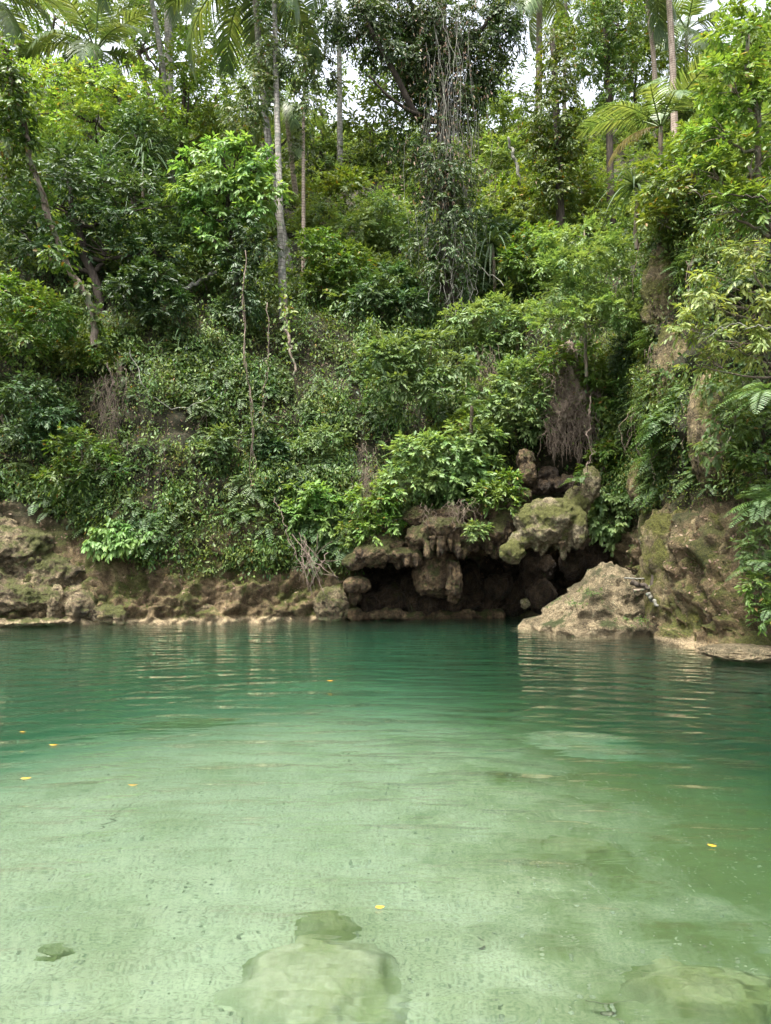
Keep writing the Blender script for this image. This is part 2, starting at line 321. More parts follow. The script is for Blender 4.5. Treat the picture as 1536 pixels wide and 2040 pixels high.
def _smooth_interp(t, x, y):
    k = np.clip(np.searchsorted(x, t) - 1, 0, len(x) - 2); f = (t - x[k]) / (x[k + 1] - x[k]); f = f * f * (3 - 2 * f)
    return y[k] + (y[k + 1] - y[k]) * f.reshape((-1,) + (1,) * (y.ndim - 1))
def _lin(t, x, y):
    k = np.clip(np.searchsorted(x, t) - 1, 0, len(x) - 2); f = (t - x[k]) / (x[k + 1] - x[k])
    return y[k] + (y[k + 1] - y[k]) * f.reshape((-1,) + (1,) * (y.ndim - 1))
xy = _lin(_dens, _len, _xy); prof = _smooth_interp(_dens, _len, _pf)
for _ in range(4): xy[1:-1] = .25 * xy[:-2] + .5 * xy[1:-1] + .25 * xy[2:]
outd = nrm(xy - np.array([0, 5.0]))
rows = np.concatenate([np.linspace(0, 2, 14, endpoint=False), np.linspace(2, 9, 130, endpoint=False), np.linspace(9, 13, 70)])
k0 = np.minimum(rows.astype(int), 12); fr = rows - k0
pr = prof[:, k0] * (1 - fr)[None, :, None] + prof[:, k0 + 1] * fr[None, :, None]
for _ in range(3): pr[:, 1:-1] = .25 * pr[:, :-2] + .5 * pr[:, 1:-1] + .25 * pr[:, 2:]
G = np.concatenate([xy[:, None] + outd[:, None] * pr[..., :1], pr[..., 1:]], -1)          # (cols, rows, 3)
nc, nr_ = G.shape[:2]
tu = np.gradient(G, axis=0); tv = np.gradient(G, axis=1); GN = nrm(np.cross(tu, tv))
P0 = G.reshape(-1, 3); n1 = fbm(P0 * .45, 4); n2 = fbm(P0 * np.array([1.3, 1.3, 1.0]), 5, ridged=True); n3 = fbm(P0 * 4.5, 4)
z = P0[:, 2]; rocky = np.clip(1.2 - np.abs(z - 1.2) / 4, .25, 1); hill = np.clip((z - 8) / 8, 0, 1)
amp = np.clip((z + .5) * 2, .3, 1)
n4 = fbm(P0 * 2.6 + 31, 5, ridged=True); n5 = fbm(P0 * 11 + 9, 3, ridged=True)
lowz = np.clip(1.3 - np.abs(z - 1.0) / 2.2, 0, 1)
n6 = fbm(P0 * np.array([.5, .5, 1.3]) + 57, 4); cliff = np.clip(1.2 - np.abs(z - 5) / 3.5, 0, 1)
disp = (-(n4 - .25) * .34 * lowz + n5 * .035 * rocky + n6 * .62 * cliff + n1 * (.55 + 1.0 * hill) + (n2 - .2) * .34 * rocky * (1 - .7 * hill) + n3 * .10 * rocky) * amp
G = (P0 + GN.reshape(-1, 3) * disp[:, None]).reshape(nc, nr_, 3)
i, j = np.meshgrid(np.arange(nc - 1), np.arange(nr_ - 1), indexing='ij')
HQ = np.stack([i * nr_ + j, (i + 1) * nr_ + j, (i + 1) * nr_ + j + 1, i * nr_ + j + 1], -1).reshape(-1, 4)
HV = G.reshape(-1, 3)

def hill_material():
    m, nt, N, Lk = new_mat("hillside_rock_and_soil")
    src = M['rock'].node_tree
    # limestone low down, brown soil with litter higher up
    geo = N("ShaderNodeNewGeometry"); P = geo.outputs['Position']
    def noise(s, d=6, r=.62, vec=None):
        n = N("ShaderNodeTexNoise"); n.inputs['Scale'].default_value = s; n.inputs['Detail'].default_value = d; n.inputs['Roughness'].default_value = r; Lk(vec or P, n.inputs['Vector']); return n.outputs[0]
    r1 = ramp(nt, [(.3, (.085, .062, .034)), (.47, (.20, .15, .078)), (.6, (.31, .24, .135)), (.72, (.40, .325, .20))]); Lk(noise(1.5, 8, .68), r1.inputs[0])
    r2 = ramp(nt, [(.36, (.26, .24, .22)), (.5, (.8, .78, .75)), (.66, (1.3, 1.25, 1.2))]); Lk(noise(15, 9, .78), r2.inputs[0])
    mu = N("ShaderNodeMix", data_type='RGBA', blend_type='MULTIPLY'); mu.inputs[0].default_value = .8; Lk(r1.outputs[0], mu.inputs[6]); Lk(r2.outputs[0], mu.inputs[7])
    mp = N("ShaderNodeMapping"); mp.inputs['Scale'].default_value = (3.4, 3.4, .35); Lk(P, mp.inputs[0])
    r3 = ramp(nt, [(.38, (.45, .42, .40)), (.58, (1, 1, 1))]); Lk(noise(1.5, 5, .6, mp.outputs[0]), r3.inputs[0])
    m3 = N("ShaderNodeMix", data_type='RGBA', blend_type='MULTIPLY'); m3.inputs[0].default_value = .9; Lk(mu.outputs[2], m3.inputs[6]); Lk(r3.outputs[0], m3.inputs[7])
    # moss
    sx = N("ShaderNodeSeparateXYZ"); Lk(geo.outputs['Normal'], sx.inputs[0])
    ma = N("ShaderNodeMath", operation='MULTIPLY_ADD'); Lk(sx.outputs[2], ma.inputs[0]); ma.inputs[1].default_value = .1; Lk(noise(1.2, 7, .66), ma.inputs[2])
    rm = ramp(nt, [(.50, (0, 0, 0)), (.60, (1, 1, 1))]); Lk(ma.outputs[0], rm.inputs[0])
    rc = ramp(nt, [(.3, (.030, .034, .008)), (.7, (.095, .10, .018))]); Lk(noise(28, 3), rc.inputs[0])
    mm = N("ShaderNodeMix", data_type='RGBA'); Lk(rm.outputs[0], mm.inputs[0]); Lk(m3.outputs[2], mm.inputs[6]); Lk(rc.outputs[0], mm.inputs[7])
    # soil above, darkened so its colour carries shade in the leaf gaps
    rs = ramp(nt, [(.3, (.012, .012, .006)), (.45, (.024, .026, .010)), (.58, (.048, .040, .020)), (.72, (.105, .082, .050))]); Lk(noise(6, 8, .7), rs.inputs[0])
    sz = N("ShaderNodeSeparateXYZ"); Lk(P, sz.inputs[0])
    az = N("ShaderNodeMath", operation='MULTIPLY_ADD'); Lk(noise(.8, 5), az.inputs[0]); az.inputs[1].default_value = 3.0; Lk(sz.outputs[2], az.inputs[2])
    rz = N("ShaderNodeMapRange"); rz.inputs[1].default_value = 3.0; rz.inputs[2].default_value = 4.6; Lk(az.outputs[0], rz.inputs[0])
    ms = N("ShaderNodeMix", data_type='RGBA'); Lk(rz.outputs[0], ms.inputs[0]); Lk(mm.outputs[2], ms.inputs[6]); Lk(rs.outputs[0], ms.inputs[7])
    # the cave walls take a darker tufa colour inside an ellipsoid around the cave
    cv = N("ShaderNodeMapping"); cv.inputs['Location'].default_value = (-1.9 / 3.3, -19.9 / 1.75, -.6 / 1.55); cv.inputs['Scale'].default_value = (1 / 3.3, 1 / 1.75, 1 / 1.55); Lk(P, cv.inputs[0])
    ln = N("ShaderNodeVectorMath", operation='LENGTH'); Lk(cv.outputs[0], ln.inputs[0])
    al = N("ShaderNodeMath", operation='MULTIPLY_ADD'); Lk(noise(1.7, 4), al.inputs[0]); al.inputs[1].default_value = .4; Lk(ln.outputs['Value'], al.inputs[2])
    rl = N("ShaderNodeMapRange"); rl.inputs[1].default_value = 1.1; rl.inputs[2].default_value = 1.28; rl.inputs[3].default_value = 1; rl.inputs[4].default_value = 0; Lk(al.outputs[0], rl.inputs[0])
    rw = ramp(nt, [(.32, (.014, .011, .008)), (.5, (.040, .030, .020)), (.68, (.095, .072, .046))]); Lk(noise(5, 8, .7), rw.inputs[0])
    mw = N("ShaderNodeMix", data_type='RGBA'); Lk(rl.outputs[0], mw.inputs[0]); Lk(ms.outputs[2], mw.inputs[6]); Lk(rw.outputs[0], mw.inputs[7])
    # pale lime crust just above the water
    a8 = N("ShaderNodeMath", operation='MULTIPLY_ADD'); Lk(noise(3, 4), a8.inputs[0]); a8.inputs[1].default_value = -.22; Lk(sz.outputs[2], a8.inputs[2])
    r8 = ramp(nt, [(0, (1, 1, 1)), (.05, (0, 0, 0))]); Lk(a8.outputs[0], r8.inputs[0])
    c8 = N("ShaderNodeMix", data_type='RGBA', blend_type='MULTIPLY'); c8.inputs[0].default_value = .8; c8.inputs[6].default_value = (.36, .29, .18, 1); Lk(r2.outputs[0], c8.inputs[7])
    m8 = N("ShaderNodeMix", data_type='RGBA'); Lk(r8.outputs[0], m8.inputs[0]); Lk(mw.outputs[2], m8.inputs[6]); Lk(c8.outputs[2], m8.inputs[7])
    rf = ramp(nt, [(.37, (.42, .40, .37)), (.5, (1.05, 1.05, 1.05)), (.63, (1.75, 1.7, 1.6))]); Lk(noise(46, 6, .75), rf.inputs[0])
    m9 = N("ShaderNodeMix", data_type='RGBA', blend_type='MULTIPLY'); m9.inputs[0].default_value = .85; Lk(m8.outputs[2], m9.inputs[6]); Lk(rf.outputs[0], m9.inputs[7])
    pb = N("ShaderNodeBsdfPrincipled"); Lk(m9.outputs[2], pb.inputs['Base Color']); pb.inputs['Roughness'].default_value = .72; pb.inputs['Specular IOR Level'].default_value = .3
    ad = N("ShaderNodeMath", operation='MULTIPLY_ADD'); Lk(noise(38, 4, .7), ad.inputs[0]); ad.inputs[1].default_value = .8; Lk(noise(6.5, 10, .75), ad.inputs[2])
    b = N("ShaderNodeBump"); b.inputs['Strength'].default_value = .85; b.inputs['Distance'].default_value = .14; Lk(ad.outputs[0], b.inputs['Height']); Lk(b.outputs[0], pb.inputs['Normal'])
    o = N("ShaderNodeOutputMaterial"); Lk(pb.outputs[0], o.inputs[0]); return m
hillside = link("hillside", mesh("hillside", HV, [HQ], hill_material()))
tag(hillside, "steep limestone and soil hillside ringing the far side of the pool", "hillside", kind="structure")
BVH = BVHTree.FromPolygons([Vector(v) for v in HV.tolist()], HQ.tolist())
def hit(px, py):
    d = Vector(ray(px, py)).normalized(); r = BVH.ray_cast(Vector((0, 0, EYE)), d, 200)
    if r[0] is None: return at(px, py, 45), np.array([0, -1.0, 0])
    n = np.array(r[1]); n = -n if n @ np.array(d) > 0 else n
    return np.array(r[0]), n
def ground(x, y):
    r = BVH.ray_cast(Vector((float(x), float(y), 120)), Vector((0, 0, -1)), 200)
    return (r[0].z if r[0] is not None else 0.0)

# ------------------------------------------------------------------ pool bed and water
bx = np.concatenate([np.linspace(-45, -9, 30, endpoint=False), np.arange(-9, 9, .06), np.linspace(9, 45, 30)])
by = np.concatenate([np.linspace(-40, .5, 30, endpoint=False), np.arange(.5, 13, .06), np.linspace(13, 24, 40)])
BX, BY = np.meshgrid(bx, by, indexing='ij'); bp = np.stack([BX.ravel(), BY.ravel(), np.zeros(BX.size)], -1)
def bed_z(x, y):
    x = np.asarray(x, float); y = np.asarray(y, float); p = np.stack([x, y, 0 * x], -1)
    w = fbm(p * .35, 3) * 1.1
    edge = 8.4 - .24 * (x + .2) ** 2 * np.where(x < 0, .9, .7) + w      # distance at which the sand shelf drops off
    t = np.clip((y - np.clip(edge, 2.5, 12) + 2.6) / 8.5, 0, 1); t = t * t * (3 - 2 * t)
    zz = -.34 - .030 * np.clip(y, 0, 9) - t * 1.65
    r = np.clip((x - .75 - .04 * (y - 3) + .4 * w) / 3.0, 0, 1); zz = zz - .40 * r * r * (3 - 2 * r)
    return zz + fbm(p * 1.6, 3) * .035 + fbm(p * 7, 3) * .008
bp[:, 2] = bed_z(bp[:, 0], bp[:, 1]); nb = len(by)
i, j = np.meshgrid(np.arange(len(bx) - 1), np.arange(nb - 1), indexing='ij')
BQ = np.stack([i * nb + j, (i + 1) * nb + j, (i + 1) * nb + j + 1, i * nb + j + 1], -1).reshape(-1, 4)
def bed_material():
    m, nt, N, Lk = new_mat("pool_sand")
    geo = N("ShaderNodeNewGeometry"); P = geo.outputs['Position']
    def noise(s, d=6, r=.6, vec=None):
        n = N("ShaderNodeTexNoise"); n.inputs['Scale'].default_value = s; n.inputs['Detail'].default_value = d; n.inputs['Roughness'].default_value = r; Lk(vec or P, n.inputs['Vector']); return n.outputs[0]
    r = ramp(nt, [(.3, (.215, .22, .135)), (.5, (.30, .29, .205)), (.72, (.345, .33, .245))]); Lk(noise(1.6, 8, .65), r.inputs[0])
    g = ramp(nt, [(.36, (.45, .44, .42)), (.5, (1, 1, 1)), (.68, (1.25, 1.25, 1.25))]); Lk(noise(55, 4, .65), g.inputs[0])
    mu = N("ShaderNodeMix", data_type='RGBA', blend_type='MULTIPLY'); mu.inputs[0].default_value = .65; Lk(r.outputs[0], mu.inputs[6]); Lk(g.outputs[0], mu.inputs[7])
    # green algae film, thickest on the deeper side of the pool (x grows)
    sx = N("ShaderNodeSeparateXYZ"); Lk(P, sx.inputs[0])
    gx = N("ShaderNodeMapRange"); gx.inputs[1].default_value = -.3; gx.inputs[2].default_value = 2.6; gx.inputs[3].default_value = -.15; gx.inputs[4].default_value = .30; Lk(sx.outputs[0], gx.inputs[0])
    ad = N("ShaderNodeMath", operation='ADD'); Lk(noise(1.5, 9, .72), ad.inputs[0]); Lk(gx.outputs[0], ad.inputs[1])
    ra = ramp(nt, [(.40, (0, 0, 0)), (.52, (.35, .35, .35)), (.68, (.95, .95, .95))]); Lk(ad.outputs[0], ra.inputs[0])
    mm = N("ShaderNodeMix", data_type='RGBA'); Lk(ra.outputs[0], mm.inputs[0]); Lk(mu.outputs[2], mm.inputs[6]); mm.inputs[7].default_value = (.10, .115, .038, 1)
    pb = N("ShaderNodeBsdfPrincipled"); Lk(mm.outputs[2], pb.inputs['Base Color']); pb.inputs['Roughness'].default_value = .9; pb.inputs['Specular IOR Level'].default_value = .1
    b = N("ShaderNodeBump"); b.inputs['Strength'].default_value = .4; b.inputs['Distance'].default_value = .02; Lk(noise(26, 6, .7), b.inputs['Height']); Lk(b.outputs[0], pb.inputs['Normal'])
    o = N("ShaderNodeOutputMaterial"); Lk(pb.outputs[0], o.inputs[0]); return m
tag(link("pool_bed", mesh("pool_bed", bp, [BQ], bed_material())), "pale sand and gravel bed shelving into the deep pool", "pool bed", kind="structure")

def water_material():
    m, nt, N, Lk = new_mat("pool_water")
    geo = N("ShaderNodeNewGeometry"); P = geo.outputs['Position']
    def noise(s, sc, d=3, r=.5, dist=0):
        mp = N("ShaderNodeMapping"); mp.inputs['Scale'].default_value = sc; Lk(P, mp.inputs[0])
        n = N("ShaderNodeTexNoise"); n.inputs['Scale'].default_value = s; n.inputs['Detail'].default_value = d; n.inputs['Roughness'].default_value = r; n.inputs['Distortion'].default_value = dist
        Lk(mp.outputs[0], n.inputs['Vector']); return n.outputs[0]
    a = noise(1.5, (.6, 1.5, 1), 2, .45, .4); c = noise(5.0, (.55, 1.4, 1), 2, .5, .3)
    # rings spreading from where the viewer stands in the water
    off = N("ShaderNodeMapping"); off.inputs['Location'].default_value = (.5, -1.2, 0); Lk(P, off.inputs[0])
    wv = N("ShaderNodeTexWave", wave_type='RINGS', rings_direction='SPHERICAL'); wv.inputs['Scale'].default_value = .85; wv.inputs['Distortion'].default_value = 6.0; wv.inputs['Detail'].default_value = 2; wv.inputs['Detail Scale'].default_value = .8
    Lk(off.outputs[0], wv.inputs['Vector'])
    s1 = N("ShaderNodeMath", operation='MULTIPLY_ADD'); Lk(c, s1.inputs[0]); s1.inputs[1].default_value = .30; Lk(a, s1.inputs[2])
    s2 = N("ShaderNodeMath", operation='MULTIPLY_ADD'); Lk(wv.outputs[1], s2.inputs[0]); s2.inputs[1].default_value = .12; Lk(s1.outputs[0], s2.inputs[2])
    b = N("ShaderNodeBump"); b.inputs['Strength'].default_value = 1.0; b.inputs['Distance'].default_value = .055; Lk(s2.outputs[0], b.inputs['Height'])
    g = N("ShaderNodeBsdfGlass"); g.inputs['IOR'].default_value = 1.333; g.inputs['Roughness'].default_value = 0.0; Lk(b.outputs[0], g.inputs['Normal'])
    va = N("ShaderNodeVolumeAbsorption"); va.inputs['Color'].default_value = (.37, .69, .595, 1); va.inputs['Density'].default_value = .95
    vs = N('ShaderNodeVolumeScatter'); vs.inputs['Color'].default_value = (.68, .94, .78, 1); vs.inputs['Density'].default_value = .10; vs.inputs['Anisotropy'].default_value = .3
    va_ = N('ShaderNodeAddShader'); Lk(va.outputs[0], va_.inputs[0]); Lk(vs.outputs[0], va_.inputs[1])
    o = N("ShaderNodeOutputMaterial"); Lk(g.outputs[0], o.inputs['Surface']); Lk(va_.outputs[0], o.inputs['Volume']); return m
wx0, wx1, wy0, wy1, wz = -44, 44, -39, 23.5, -8.0
wV = [(wx0, wy0, wz), (wx1, wy0, wz), (wx1, wy1, wz), (wx0, wy1, wz), (wx0, wy0, 0), (wx1, wy0, 0), (wx1, wy1, 0), (wx0, wy1, 0)]
water = link("water", mesh("water", wV, [np.array([[3, 2, 1, 0], [4, 5, 6, 7], [0, 1, 5, 4], [1, 2, 6, 5], [2, 3, 7, 6], [3, 0, 4, 7]])], water_material(), smooth=False))
tag(water, "clear green pool water rippling below the cliff", "water", kind="structure")

# ------------------------------------------------------------------ rocks
def ico(sub):
    bm = __import__('bmesh').new(); __import__('bmesh').ops.create_icosphere(bm, subdivisions=sub, radius=1)
    V = np.array([v.co[:] for v in bm.verts]); Fc = np.array([[v.index for v in f.verts] for f in bm.faces]); bm.free(); return V, Fc
ICO = {s: ico(s) for s in (4, 5, 6)}

def rock(name, label, c, r, mat, sub=5, seed=0, amp=.18, freq=1.6, planes=None, flute=0.0, cat="rock", group=None, fine=.05, smooth=True, lay=0.0):
    D, T = ICO[sub]; c = np.asarray(c, float); r = np.asarray(r, float)
    R = np.ones(len(D))
    if planes is not None:                        # faceted boulder: nearest of several cutting planes, softly blended
        pn = nrm(np.array([p[:3] for p in planes])); h = np.array([p[3] for p in planes])
        q = np.maximum(D @ pn.T, 1e-3) / h[None]; R = 1 / (np.sum(q ** 26, 1) ** (1 / 26))
    o = np.array([seed * 7.1, seed * 3.7, seed * 1.3])
    Dw = D + .38 * np.stack([fbm(D * 1.4 + o + 11 * k, 3) for k in range(3)], -1); q = D * r / max(r)
    n = fbm(Dw * freq + o, 4) * amp * 1.25 - (fbm(Dw * freq * 1.6 + o, 5, ridged=True) - .3) * amp * .8 + (fbm(q * 5.5 + o, 5, ridged=True) - .3) * fine * 1.5 + fbm(q * 18 + o, 4) * fine * .9
    if flute:
        a = D * np.array([1, 1, .12]); n = n + flute * (fbm(a * 5 + o, 3, ridged=True)) * np.clip(1.2 - np.abs(D[:, 2]), 0, 1)
    V = D * (R * (1 + n))[:, None] * r
    if lay:                                       # layered bedding
        V = V * (1 + lay * np.sin(V[:, 2:] * 16 + 3 * fbm(V * 1.5 + o, 3)[:, None]) * np.array([1, 1, 0]))
    g = Geo(); g.add(V, (), T); ob = g.build(name, mat, None, smooth); ob.location = tuple(float(x) for x in c)
    return tag(ob, label, cat, group)
def rock_px(name, label, px, py, rx, ry, Y, mat, dep=1.0, **k):
    s = Y / F; return rock(name, label, at(px, py, Y), (rx * s, (rx + ry) / 2 * s * dep, ry * s), mat, **k)

def fused(name, label, lumps, mat, voxel=.035, seed=0, amp=.05, cat="rock"):
    """several lobes grown together into one continuous rock"""
    D, T = ICO[4]; g = Geo(); r_ = np.random.default_rng(seed)
    for k, (px, py, rx, ry, Y, *dp) in enumerate(lumps):
        s = Y / F; o = np.array([seed * 3.1 + k * 1.7, k * 2.3, seed])
        n = fbm(D * 1.6 + o, 4) * .26 - (fbm(D * 2.6 + o, 4, ridged=True) - .3) * .14
        g.add(D * (1 + n)[:, None] * np.array([rx, dp[0] if dp else (rx + ry) / 2, ry]) * s + at(px, py, Y), (), T)
    V = np.vstack(g.V); tmp = link(name, mesh(name, V, [np.vstack(g.T)], M[mat])); m = tmp.modifiers.new("fuse", 'REMESH'); m.mode = 'VOXEL'; m.voxel_size = voxel
    m2 = tmp.modifiers.new("ease", 'SMOOTH'); m2.iterations = 2
    dg = bpy.context.evaluated_depsgraph_get(); me = bpy.data.meshes.new_from_object(tmp.evaluated_get(dg)); old = tmp.data; tmp.modifiers.clear(); tmp.data = me; bpy.data.meshes.remove(old)
    n = len(me.vertices); co = np.empty(n * 3, np.float32); me.vertices.foreach_get("co", co); no = np.empty(n * 3, np.float32); me.vertices.foreach_get("normal", no); co = co.reshape(-1, 3).astype(float); no = no.reshape(-1, 3)
    w = co * np.array([1, 1, .35]); d = -(fbm(w * 4.2, 4, ridged=True) - .3) * amp * 1.3 + fbm(co * 9, 4) * amp * .8 + fbm(co * 24, 3, ridged=True) * amp * .35
    co = co + no * d[:, None]; c = np.array([co[:, 0].mean(), co[:, 1].mean(), co[:, 2].min()])
    me.vertices.foreach_set("co", (co - c).astype(np.float32).ravel()); me.polygons.foreach_set("use_smooth", np.ones(len(me.polygons), bool)); me.materials.clear(); me.materials.append(M[mat]); me.update(); me.name = name
    tmp.location = tuple(c); return tag(tmp, label, cat)

# ------------------------------------------------------------------ plant builders
UP = np.array([0, 0, 1.0])
def sprays(g, C, O, r, n_tw, n_lf, L, Wd, droop=.25, spread=.8, up=.15, hang=.35, face=.7, tmin=.25, fold=.12):
    """leafy twigs: centres C, outward O, twig length r"""
    C = np.asarray(C, float); m = len(C)
    if m == 0: return
    r = np.broadcast_to(np.asarray(r, float), (m,))
    D = nrm(O[:, None] * .6 + rng.normal(size=(m, n_tw, 3)) * spread * .6 + UP * up)
    t = np.linspace(tmin, 1, n_lf)[None, None, :, None] * np.ones((m, n_tw, 1, 1)); rr = (r[:, None] * rng.uniform(.6, 1.15, (m, n_tw)))[:, :, None, None]
    pos = C[:, None, None] + D[:, :, None] * rr * t - UP * droop * rr * t ** 2
    perp = nrm(np.cross(D, UP) + 1e-4)[:, :, None]
    sg = np.where(np.arange(n_lf) % 2, 1, -1)[None, None, :, None]
    ld = nrm(D[:, :, None] * (.4 + .6 * t) + perp * sg * (1.0 - .6 * t) - UP * hang + rng.normal(size=pos.shape) * .22)
    nn = nrm(UP * face + O[:, None, None] * .4 + rng.normal(size=pos.shape) * .38)
    k = pos.reshape(-1, 3).shape[0]; ll = L * rng.uniform(.6, 1.2, k)
    g.leaves(pos.reshape(-1, 3), ld.reshape(-1, 3), nn.reshape(-1, 3), ll, ll * Wd, fold=fold)

def blob_clumps(c, r, clr, dens=1.0, low=-.55):
    c = np.asarray(c, float); r = np.asarray(r, float)
    n = max(8, int(dens * 12.6 * (np.prod(r)) ** (2 / 3) / (clr * clr * 1.5)))
    D = nrm(rng.normal(size=(n * 2, 3))); D = D[D[:, 2] > low][:n]
    k = rng.uniform(.62, 1.0, len(D)) + .22 * fbm(D * 1.9 + c, 3)
    inner = rng.random(len(D)) < .18; k = np.where(inner, k * .6, k)
    return c + D * r * k[:, None], nrm(D / r), inner

def curve(p, q, n=8, sag=0.0, wob=.0):
    t = np.linspace(0, 1, n)[:, None]; P = np.asarray(p) * (1 - t) + np.asarray(q) * t
    P[:, 2] -= sag * (4 * t * (1 - t))[:, 0]
    if wob: P[1:-1] += rng.normal(size=(n - 2, 3)) * wob
    return P

def tree(name, label, blobs, Y, base=None, leaf='leaf_mid', L=.14, Wd=.45, tr=.1, bark='bark_dark', clr=.38, dens=1.0, n_tw=5, n_lf=7, droop=.25, hang=.35,
         cat="tree", group=None, foliage='crown', stem='trunk', flat=1.0, low=-.55, spread=.8, deep=.9, base_pt=None, face=.7, extra=None, up=.15):
    cs = []; rs = []
    for b in blobs:
        yy = Y + (b[4] if len(b) > 4 else 0); s = yy / F
        cs.append(at(b[0], b[1], yy)); rs.append(np.array([b[2], min(b[2], b[3] * 1.3) * deep, b[3]]) * s)
    cs = np.array(cs); rs = np.array(rs)
    if base_pt is not None: bp_ = np.asarray(base_pt, float)
    elif base is not None: bp_, _n = hit(*base)
    else:
        m = cs.mean(0); bp_ = np.array([m[0], m[1] + .4, 0]); bp_[2] = ground(bp_[0], bp_[1]); 
        if bp_[2] > cs[:, 2].min(): bp_[2] = cs[:, 2].min() - rs[:, 2].max()
    root = empty(name, bp_, label, cat, group)
    g = Geo()
    for c, r in zip(cs, rs):
        C, O, inn = blob_clumps(c, r, clr, dens, low)
        sprays(g, C - bp_, O, clr * 1.15, n_tw, n_lf, L, Wd, droop=droop, hang=hang, spread=spread, face=face, up=up)
    if extra: extra(g, cs, rs, bp_)
    g.build(foliage, M[leaf], root)
    w = Geo(); top = cs[np.argmax(cs[:, 2])]
    tp = curve(np.zeros(3) - UP * .25, top - bp_, 12, 0, min(.06, tr)); R = tr * np.linspace(1, .35, 12); R[0] *= 1.35
    w.tube(tp, R, 8)
    for c, r in zip(cs, rs):
        k = np.argmin(np.abs(tp[:, 2] - (c[2] - bp_[2] - r[2] * .7))); k = min(max(k, 2), 10)
        w.tube(curve(tp[k], c - bp_, 7, .08, tr * .3), np.linspace(R[k] * .7, R[k] * .25, 7), 6)
        for _ in range(5):
            e = c - bp_ + nrm(rng.normal(size=3) + UP * .3) * r * .85
            w.tube(curve(tp[k] * .25 + (c - bp_) * .75, e, 6, -.05, tr * .2), np.linspace(R[k] * .3, R[k] * .08, 6), 5)
    w.build(stem, M[bark], root)
    return root

def frond_mesh(name, L, bend, nl=58, ll=.80, lw=.072, hang=.45, mat='palm', vee=.25, seed=0):
    """coconut frond along +X, arching down; one mesh: midrib and leaflets"""
    r = np.random.default_rng(seed); g = Geo(); n = 16
    s = np.linspace(0, 1, n); ang = -bend * s ** 1.4; dx = np.cos(ang); dz = np.sin(ang)
    X = np.concatenate([[0], np.cumsum((dx[1:] + dx[:-1]) / 2)]) * L / (n - 1); Z = np.concatenate([[0], np.cumsum((dz[1:] + dz[:-1]) / 2)]) * L / (n - 1)
    P = np.stack([X, 0 * X, Z], -1); g.tube(P, L * np.linspace(.011, .0022, n), 5)
    for sg in (-1, 1):
        t = np.linspace(.17, .995, nl) + r.normal(size=nl) * .004; t = np.clip(t, 0, 1)
        b = np.stack([np.interp(t, s, X), 0 * t, np.interp(t, s, Z)], -1); a = np.interp(t, s, ang)
        T = np.stack([np.cos(a), 0 * a, np.sin(a)], -1); Nn = np.stack([-np.sin(a), 0 * a, np.cos(a)], -1); Sd = np.array([0, sg, 0.])
        fw = .35 + .75 * t ** 2
        d = nrm(Sd * 1.0 + T * fw[:, None] + Nn * vee + r.normal(size=(nl, 3)) * .06)
        ln = L * .22 * ll / .72 * np.sin(np.pi * np.clip(.16 + .80 * t, 0, 1)) ** .6 * r.uniform(.9, 1.08, nl)
        k = 4; u = np.linspace(0, 1, k)
        pts = b[:, None] + d[:, None] * (ln[:, None] * u)[..., None]; pts[..., 2] -= hang * (ln[:, None] * u ** 2)
        wd = np.array([.7, 1, .7, .08])[None] * lw * np.ones((nl, 1)); side = nrm(np.cross(d, Nn))[:, None]
        g.ribbons(pts, wd, np.broadcast_to(side, pts.shape))
    V = np.vstack(g.V); return mesh(name, V, [np.vstack(g.Q), np.vstack(g.T)], M[mat])

FROND = {}
def frond(kind):
    if kind not in FROND:
        L, bend, hang, mat, sd = {'up': (4.3, .75, .25, 'palm', 1), 'mid': (4.5, 1.25, .5, 'palm', 2), 'low': (4.3, 1.35, .8, 'palm', 3), 'hang': (4.0, .8, .9, 'palm', 4), 'dry': (3.6, 1.2, .8, 'palm_dry', 5), 'young': (3.4, .5, .2, 'palm', 6)}[kind]
        FROND[kind] = frond_mesh("frond_" + kind, L, bend, hang=hang, mat=mat, seed=sd)
    return FROND[kind]

def palm(label, top, base, r0=.14, n=18, size=1.0, nuts=0, bark='bark_pale', turn=0.0, skip=None, bow=0.0, fronds=None, lab=None, name="coconut_palm", group="coconut palms on the slope"):
    top = np.asarray(top, float); base = np.asarray(base, float); root = empty(name, base, label, "palm", group)
    P = curve(np.zeros(3) - UP * .3, top - base, 22); t = np.linspace(0, 1, 22); P[:, 0] += bow * np.sin(np.pi * t)
    R = r0 * (1.0 - .32 * t) * (1 + .5 * np.exp(-t * 14)); g = Geo(); g.tube(P, R, 10); g.build("trunk", M[bark], root)
    c = top - base; ga = 2.39996
    for i in range(n):
        q = i / max(n - 1, 1); el = math.radians(78 - 118 * q); az = turn + ga * i
        kind = 'up' if q < .3 else 'mid' if q < .62 else 'low' if q < .88 else 'hang'
        if fronds: az, el, kind = fronds[i]; az = math.radians(az); el = math.radians(el)
        if skip and skip(az, el): continue
        o = link("frond", frond(kind), root, tuple(c + np.array([math.cos(az), math.sin(az), 0]) * r0 * .5))
        o.rotation_mode = 'XYZ'; o.rotation_euler = (rng.normal() * .25, -el, az); k = size * rng.uniform(.9, 1.08); o.scale = (k, k, k)
        if kind == 'dry': o["label"] = "yellowed drying frond"
    for k in range(nuts):
        a = k * 2.1; d, T = ICO[4]; gg = Geo(); gg.add(d * np.array([.11, .11, .14]), (), T)
        o = gg.build("coconut", M['leaf_yellow'], root); o.location = tuple(c + np.array([math.cos(a) * .24, math.sin(a) * .24, -.25 - .1 * (k % 2)]))
    return root

